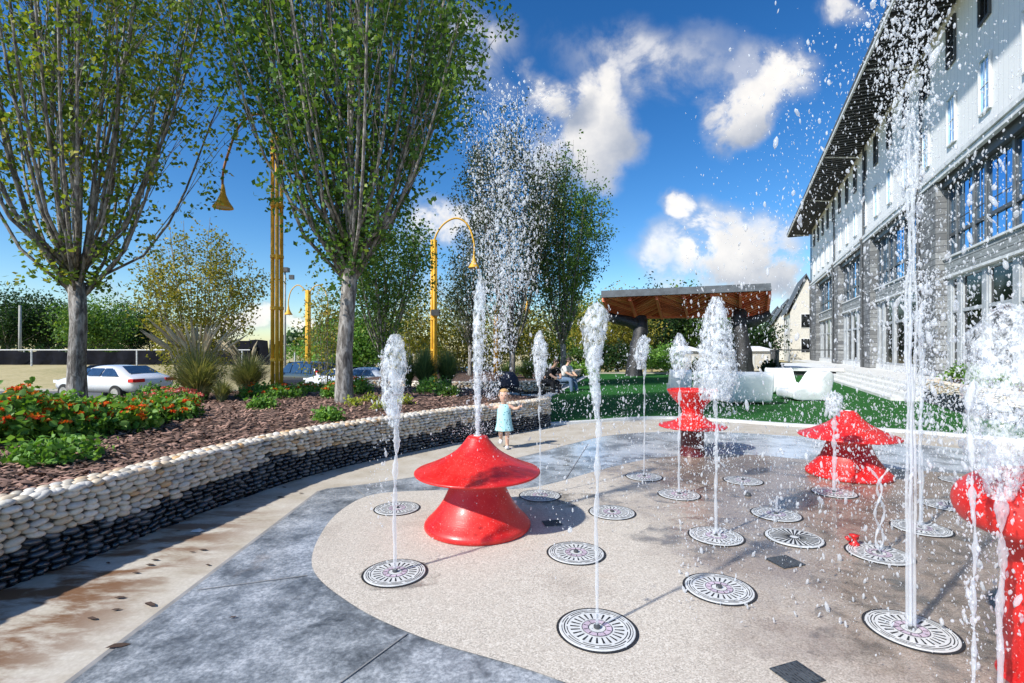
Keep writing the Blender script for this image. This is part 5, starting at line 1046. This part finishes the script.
def seated(label, loc, rz, top, trousers, hairm, lean=.12, shoe='shoe_w'):
    t = thing('person', label, 'person', loc, rz)
    # origin on the ground below the seat edge, facing -y; seat height .52
    J = [(0, .12, .60), (0, .10-lean*.2, .80), (0, .06-lean*.9, 1.02), (0, .04-lean*1.2, 1.10), (0, -lean*1.4, 1.17), (0, -.02-lean*1.5, 1.26), (0, -lean*1.5, 1.33),
         (-.17, .03-lean, 1.03), (-.22, -.08-lean, .83), (-.13, -.30-lean*.5, .74), (-.07, -.36-lean*.5, .72), (.17, .03-lean, 1.03), (.22, -.08-lean, .83), (.13, -.30-lean*.5, .74), (.07, -.36-lean*.5, .72),
         (-.10, .10, .58), (-.13, -.32, .58), (-.13, -.36, .12), (-.13, -.37, .05), (-.13, -.50, .04), (.10, .10, .58), (.13, -.30, .57), (.12, -.42, .12), (.12, -.43, .05), (.12, -.56, .04)]
    E = [(0, 1), (1, 2), (2, 3), (3, 4), (4, 5), (5, 6), (2, 7), (7, 8), (8, 9), (9, 10), (2, 11), (11, 12), (12, 13), (13, 14), (0, 15), (15, 16), (16, 17), (17, 18), (18, 19), (0, 20), (20, 21), (21, 22), (22, 23), (23, 24)]
    RR = [.14, .13, .13, .055, .06, .095, .07, .065, .05, .04, .035, .065, .05, .04, .035, .10, .075, .05, .04, .035, .10, .075, .05, .04, .035]
    b = skin_body('body', J, E, RR, M['skin'], t)
    def sub(name, ids, ed, rr, m): skin_body(name, [J[i] for i in ids], ed, rr, m, b)
    sub('shirt', [0, 1, 2, 7, 8, 11, 12], [(0, 1), (1, 2), (2, 3), (3, 4), (2, 5), (5, 6)], [.155, .15, .148, .085, .065, .085, .065], M[top])
    sub('trousers', [0, 15, 16, 17, 20, 21, 22], [(0, 1), (1, 2), (2, 3), (0, 4), (4, 5), (5, 6)], [.158, .118, .092, .065, .118, .092, .065], M[trousers])
    for i in (18, 23): ell('shoe', (J[i][0], J[i][1]-.06, .05), (.05, .13, .045), M[shoe], b, 2)
    hx, hy, hz = J[5]; ell('hair', (hx, hy+.03, hz+.03), (.098, .105, .11), M[hairm], b, 2); ell('nose', (hx, hy-.10, hz-.01), (.012, .015, .016), M['skin'], b, 1)
    for sx in (-1, 1): ell('eye', (sx*.035+hx, hy-.088, hz+.015), (.010, .007, .007), M['eye'], b, 1); ell('ear', (sx*.095+hx, hy, hz), (.012, .02, .03), M['skin'], b, 1)
    for i in (10, 14):
        P = [J[i]]; EE = []; RRR = [.03]; sx = 1 if J[i][0] < 0 else -1
        for f_ in range(4): bb = len(P); x_, y_, z_ = J[i]; P += [(x_+sx*.03, y_-.015-.016*f_+.02, z_+.005), (x_+sx*.065, y_-.02-.018*f_+.02, z_-.01), (x_+sx*.075, y_-.018*f_, z_-.035)]; EE += [(0, bb), (bb, bb+1), (bb+1, bb+2)]; RRR += [.010, .009, .008]
        bb = len(P); P += [(x_, y_-.04, z_+.02), (x_+sx*.02, y_-.065, z_+.015)]; EE += [(0, bb), (bb, bb+1)]; RRR += [.011, .009]
        skin_body('hand', P, EE, RRR, M['skin'], b, 1)
    return t
zz = terrain(1.4, 17.2)
seated('person in black sitting on the far pebble wall, leaning forward beside the path', (1.30, 17.15, zz+.0), R(35), 'black_cloth', 'black_cloth', 'dark_hair', .22)
seated('person in white shirt and jeans sitting on the far pebble wall at the lawn corner', (1.95, 18.2, zz+.02), R(50), 'white_cloth', 'denim', 'dark_hair', .1)
# pushchair
t = thing('pushchair', 'dark navy pushchair with hood parked on the path behind the toddler', 'pushchair', (-.06, 13.0, terrain(-.1, 13)+.05), R(20))
V = []; F = []; n = 10
for i in range(n+1):
    a = R(-15+150*i/n)
    for j in range(9): b = math.pi*j/8; V.append((.24*math.cos(b), .02-.26*math.cos(a)*math.sin(b)*.9, .68+.30*math.sin(a)*math.sin(b)+.04*math.sin(b)))
for i in range(n):
    for j in range(8): F.append((i*9+j, i*9+j+1, (i+1)*9+j+1, (i+1)*9+j))
h = mesh_obj('hood', V, F, M['navy'], t, True); md = h.modifiers.new('s', 'SOLIDIFY'); md.thickness = .02
mb = MB(); mb.box((-.20, -.18, .40), (.20, .20, .46)); mb.bar((0, .2, .42), (0, .30, .90), .40, .05, Vector((0, 1, 0))); mb.build('seat', M['navy'], t); MB().box((-.2, -.2, .14), (.2, .2, .24)).build('basket', M['navy'], t)
for sx in (-1, 1):
    mb = MB(); mb.tube([(sx*.25, -.35, .12), (sx*.25, .0, .5), (sx*.25, .45, 1.0)], .014, 6); mb.tube([(sx*.25, .35, .1), (sx*.25, .0, .5)], .014, 6); mb.build('frame_tube', M['steel'], t)
    for y in (-.35, .36): MB().tube([(sx*.22, y, .10), (sx*.27, y, .10)], .10, 16).build('wheel', M['tyre'], t)
MB().tube([(-.25, .45, 1.0), (.25, .45, 1.0)], .018, 8).build('handlebar', M['steel'], t)
# ------------------------------------------------------------------ water
def drops(n, fpos, size, stretch=(1., 2.), r=rng, tpl=None):
    pos = fpos(n, r); s = np.exp(r.normal(math.log(size*.39), .6, n)); st = r.uniform(*stretch, n); S = np.zeros((n, 3, 3)); sq = r.uniform(.7, 1.2, (n, 2)); tl = r.normal(0, .22, (n, 2))
    S[:, 0, 0] = s*sq[:, 0]; S[:, 1, 1] = s*sq[:, 1]; S[:, 2, 2] = s*st; S[:, 0, 2] = s*st*tl[:, 0]; S[:, 1, 2] = s*st*tl[:, 1]; return pos, S
def jet(label, x, y, h, r0=.010, head=None, foam=(), spray=(), seed=0, zb=.02, lean=0., strands=1, rough=.75, cat='water jet', group='water jets of the splash pad', sway=.012, wide_top=1.0):
    r = np.random.default_rng(seed); t = thing('water_jet', label, cat, (x, y, zb), 0, group)
    mb = MB()
    for q_ in range(strands):
        P = []; RD = []; n = int(h/.018)+2; ph = r.uniform(0, 6, 4); ox = (q_-(strands-1)/2)*r0*1.5; oy = r.normal(0, r0*.4) if strands > 1 else 0
        for i in range(n):
            u = i/(n-1); z = h*u; P.append((ox+lean*u*u+sway*u*(math.sin(z*6+ph[0])+.5*math.sin(z*17+ph[1])), oy+sway*u*math.sin(z*8+ph[2]), z)); RD.append(max(.0015, r0*(1+(wide_top-1)*u)*(1+rough*u*2*(.6*math.sin(z*31+ph[3])+.8*(r.random()-.5)))))
        mb.tube(P, RD, 8)
    mb.build('water_column', M['water'], t, True)
    if foam:      # list of (z, radius, centre_x)
        fz = [f[0] for f in foam]; fr = [f[1] for f in foam]; fx = [f[2] for f in foam]; nb = head or 600; k = 0
        V = []; F = []; n = 18; m_ = 36
        for i in range(m_+1):
            z = fz[0]+(fz[-1]-fz[0])*i/m_; rr = np.interp(z, fz, fr); cx = np.interp(z, fz, fx)
            for j in range(n): a = 2*math.pi*j/n; p = Vector((math.cos(a)*2+seed, math.sin(a)*2, z*16)); q_ = rr*(.86+.28*mnoise.noise(p)+.10*mnoise.noise(p*2.7)); V.append((cx+q_*math.cos(a), q_*math.sin(a), z))
        for i in range(m_):
            for j in range(n): F.append((i*n+j, i*n+(j+1) % n, (i+1)*n+(j+1) % n, (i+1)*n+j))
        F.append(tuple(m_*n+j for j in range(n))); mesh_obj('water_veil', V, F, M['film'], t, True)
        def fp(n, r): 
            z = r.uniform(fz[0], fz[-1], n*3); rr = np.interp(z, fz, fr); w = rr+.01; keep = r.random(n*3) < w/w.max()*1.0; z = z[keep][:n]
            while len(z) < n: z = np.concatenate([z, z])[:n]
            a = r.uniform(0, 6.283, n); rr = np.interp(z, fz, fr)*(.80+.30*np.sin(a*2+z*23+seed)*np.sin(z*37+seed*2)+.18*np.sin(a*3-z*51))*np.where(r.random(n) < .14, r.uniform(1.0, 1.7, n), r.uniform(.75, 1.1, n)); return np.stack([np.interp(z, fz, fx)+rr*np.cos(a), rr*np.sin(a), z], 1)
        sz = max(.0042, .00085*math.hypot(y, 1)*1.3); p, S = drops(int(nb*2.2), fp, sz, (1.0, 3.2), r); V, F = scatter(ICO1[0], ICO1[1], p, S); tag(np_obj('foam', V, F, M['water'], t, True), kind='stuff')
    P_, S_ = [], []
    for (n, fn, size, st) in spray: p, S = drops(n, fn, size, st, r); P_.append(p); S_.append(S)
    if P_: V, F = scatter(ICO1[0], ICO1[1], np.concatenate(P_), np.concatenate(S_)); tag(np_obj('droplets', V, F, M['water'], t, True), kind='stuff')
    return t
def cone(z0, z1, ra, rb, cx=0., p=.5, cy=0.):      # droplets between heights, radius ra -> rb
    def f(n, r): u = r.random(n); z = z0+(z1-z0)*u; rr = (ra+(rb-ra)*u)*r.random(n)**p; a = r.uniform(0, 6.283, n); return np.stack([cx+rr*np.cos(a), cy+rr*np.sin(a), z], 1)
    return f
def boxf(x0, x1, y0, y1, z0, z1, pz=1.):
    def f(n, r): return np.stack([r.uniform(x0, x1, n), r.uniform(y0, y1, n), z0+(z1-z0)*r.random(n)**pz], 1)
    return f
def splash(rad, h=.06): 
    def f(n, r): rr = rad*np.abs(r.normal(0, .6, n)); a = r.uniform(0, 6.283, n); return np.stack([rr*np.cos(a), rr*np.sin(a), np.abs(r.normal(0, h, n))*np.exp(-rr/rad)+.002], 1)
    return f
def hpx(py, y, zb=.02): return EYE+(350-py)*y/500-zb
x, y = gp(395, 575); H = hpx(334, y); jet('upright jet with long white foamy head left of the near red spool fountain', x, y, H*.9, .011, 700, [(H-.62, .03, 0), (H-.45, .075, -.02), (H-.2, .095, -.005), (H-.06, .07, 0), (H, .03, 0)], [(110, cone(.35, H-.4, .10, .10, -.06), .006, (1, 2.5)), (60, splash(.2), .004, (.6, 1.2)), (60, cone(.3, .75, .05, .09, -.13), .007, (1, 2))], 1, wide_top=1.6)
x, y = gp(597, 632); H = hpx(303, y); jet('tall jet with a broken mushroom-like head, nearest the bottom centre', x, y, H-.1, .007, 420, [(H-.62, .012, .0), (H-.42, .03, -.015), (H-.22, .06, -.02), (H-.10, .085, -.015), (H-.03, .06, 0), (H, .02, 0)], [(110, cone(.7, H-.2, .05, .09, -.03), .0055, (1, 2.5)), (60, boxf(-.28, -.10, -.1, .1, .30, .75), .006, (1, 2)), (50, splash(.15, .02), .003, (.6, 1.2))], 2, wide_top=2.2)
x, y = -.29, 4.22; zb = .785; t1 = jet('tallest spray rising from the near red spool fountain, breaking into a wide cloud of drops', x, y, 1.25, .012, 500, [(.0, .02, 0), (.5, .04, 0), (.9, .06, .01), (1.2, .05, .02), (1.4, .005, .02)],
    [(4600, cone(.7, 2.9, .10, .42, .22, .8), .0065, (1, 2.2)), (4200, cone(1.2, 2.75, .20, .52, .30, .6), .0065, (1, 2.2)), (1400, cone(.3, 1.6, .07, .26, .12), .007, (1, 2)), (900, boxf(-.15, .75, -.3, .3, .2, 2.1), .0055, (1, 2.5)), (300, cone(0, .5, .12, .35, 0), .005, (1, 1.5)), (1000, boxf(-.45, .5, -.4, .4, -.78, .2), .0038, (1, 2.2)), (500, splash(.25, .1), .004, (.8, 1.5))], 3, zb=zb, wide_top=.8, rough=.9, sway=.03)
x, y = gp(540, 497); H = hpx(331, y); jet('looping thin jet with an almond-shaped veil right of the near red spool fountain', x, y, H*.75, .006, 500, [(H-.55, .01, -.02), (H-.4, .07, 0), (H-.2, .085, 0), (H-.06, .05, -.01), (H, .02, 0)], [(60, cone(.5, H-.3, .05, .08), .006, (1, 2.5)), (200, splash(.25, .06), .005, (.8, 1.4))], 4)
x, y = gp(644, 478); H = hpx(335, y); jet('thin jet with a curled top left of the goblet fountain', x, y, H*.92, .006, 260, [(H-.4, .03, -.05), (H-.2, .09, -.03), (H-.05, .07, 0), (H, .02, 0)], [(260, cone(.5, H-.1, .16, .14, -.20), .007, (1, 2.5)), (60, splash(.2), .005, (.6, 1))], 5, lean=.02, wide_top=1.8)
x, y = gp(679, 496); H = hpx(368, y); jet('jet in front of the goblet fountain with a small pointed foamy head', x, y, H*.9, .011, 420, [(H-.10, .05, .0), (H+.02, .10, .02), (H+.14, .12, .02), (H+.26, .08, .01), (H+.36, .02, 0)], [(260, cone(.2, H, .2, .25), .006, (1, 2.2)), (200, splash(.35, .08), .006, (.7, 1.4))], 6)
x, y = gp(716, 538); H = hpx(297, y); jet('widest plume, a tall white cone of foam right of the goblet fountain', x, y, H*.95, .012, 3000, [(H-.82, .10, .0), (H-.66, .17, .0), (H-.42, .155, 0), (H-.2, .105, 0), (H-.06, .065, 0), (H, .03, 0)], [(800, cone(.5, H-.5, .12, .24), .006, (1, 2.5)), (500, splash(.5, .06), .006, (.7, 1.4)), (260, cone(.3, 1.1, .3, .35, -.1), .005, (1, 2)), (700, boxf(-.3, 1.1, -.3, 1.5, .35, 1.1), .006, (1, 2))], 7)
x, y = gp(776, 516); jet('low splashing bubble of water right of the widest plume', x, y, .16, .008, 0, (), [(90, cone(.0, .22, .02, .10), .005, (1, 2.4)), (40, splash(.12), .004, (.6, 1))], 8)
x, y = gp(834, 494); H = hpx(392, y); jet('short jet with round foam top in front of the right red spool fountain', x, y, H-.05, .015, 420, [(H-.25, .05, .0), (H-.12, .10, -.01), (H-.04, .08, 0), (H, .03, 0)], [(400, cone(.1, H, .2, .35), .006, (1, 2)), (700, boxf(-.35, 1.0, -.2, .6, .1, 1.05), .0055, (1, 2)), (120, splash(.3), .005, (.7, 1.2))], 9, wide_top=1.2)
# braided jets
x, y = gp(879, 556); t = thing('water_jet', 'pair of braided curling jets at the right, arching apart and together', 'water jet', (x, y, .02), 0, 'water jets of the splash pad')
for ph in (0, math.pi):
    P = [(.035+.05*(-1)*0+.04*math.sin(z*16+ph)*(1-.2*z)+.10*z*z*(1 if ph else -1.2)-.03, .02*math.cos(z*9+ph), z) for z in np.linspace(0, .62, 48)]
    MB().tube(P, [.007+.003*math.sin(i*.9+ph) for i in range(48)], 7).build('water_strand', M['water'], t, True)
p, S = drops(220, cone(.1, .75, .06, .30), .005, (1, 2), np.random.default_rng(77)); V, F = scatter(ICO1[0], ICO1[1], p, S); tag(np_obj('droplets', V, F, M['water'], t, True), kind='stuff')
x, y = gp(921, 530); H = hpx(270, y); jet('jet behind the tall right-hand jet, falling apart in front of the dark windows', x, y, H*.85, .010, 0, (), [(1500, cone(.7, H, .16, .16, .05, .8), .009, (1, 2.4)), (1500, cone(.6, H, .42, .34), .007, (1, 2.5)), (300, splash(.35), .005, (.7, 1.2)), (500, cone(.1, .9, .3, .4), .005, (1, 2.5))], 11, strands=2)
x, y = gp(911, 633); jet('very tall multi-stranded jet in the lower right, breaking up above the picture', x, y, 2.75, .0075, 0, (), [
    (800, cone(1.6, 2.6, .03, .12, .0), .0055, (1, 2.6)), (2300, cone(2.45, 3.7, .10, .30, -.02, .6), .0058, (1, 2.8)), (700, cone(2.2, 3.6, .06, .16, .0, .6), .009, (1, 2.4)), (1300, boxf(-.40, .55, -.1, .9, .0, 3.4), .0042, (1.2, 3.4)), (160, splash(.35, .04), .004, (.7, 1.3)), (900, boxf(-.7, .4, .2, 1.6, 1.5, 3.6), .0055, (1.2, 3.))], 12, strands=4, rough=.45, sway=.010, wide_top=.6)
x, y = 2.07, 2.12; jet('thick foaming plume at the right edge, rising beside the red disc fountain', x, y, 1.1, .010, 1100, [(.85, .05, .0), (1.08, .13, .0), (1.28, .16, .02), (1.42, .165, .03), (1.56, .14, .03), (1.64, .08, .03), (1.68, .01, .03)], [
    (700, boxf(-.25, .35, -.2, .6, .6, 1.7), .0058, (1, 2.4)), (500, cone(.2, 1.2, .10, .16, -.02), .006, (1.2, 3.)), (700, boxf(-.4, .4, -.1, 1.3, .0, 1.3), .0042, (1.2, 3.4))], 13, wide_top=1.3, rough=.7, sway=.02)
x, y = 1.80, 1.95; jet('ragged falling stream of water left of the red disc fountain', x, y, 1.42, .0065, 0, (), [(420, cone(.0, 1.6, .018, .035, .0), .0052, (1, 2.6)), (180, cone(.0, 1.7, .05, .12, .0), .004, (1, 2.8))], 14, rough=1.2, sway=.015)
# general drift of falling drops between jets and building
o_ = thing('falling_spray', 'loose shower of falling drops in front of the lawn and the long building', 'spray', (0, 0, 0)); o_['kind'] = 'stuff'
r = np.random.default_rng(99)
def fr(n, r): yy = r.uniform(2.6, 5.6, n); px = 1024-r.random(n)**1.2*345; py = r.uniform(150, 640, n)+np.maximum(0, (900-px))*.35; z = EYE+(350-py)*yy/500; return np.stack([(px-512)/500*yy, yy, np.clip(z, .03, 4.5)], 1)
def fl_(n, r): return boxf(.3, 3.2, 3.8, 6.6, .05, 1.1)(n, r)
def ea(n, r): return boxf(2.6, 4.6, 3.6, 5.0, 1.9, 4.3)(n, r)
Ps, Ss = zip(drops(4200, fr, .0075, (1, 3.2), r), drops(3600, fl_, .0062, (1, 2.2), r), drops(2200, ea, .0085, (1.2, 3), r))
V, F = scatter(ICO1[0], ICO1[1], np.concatenate(Ps), np.concatenate(Ss)); d = np_obj('drops', V, F, M['water'], o_, True); d['kind'] = 'stuff'
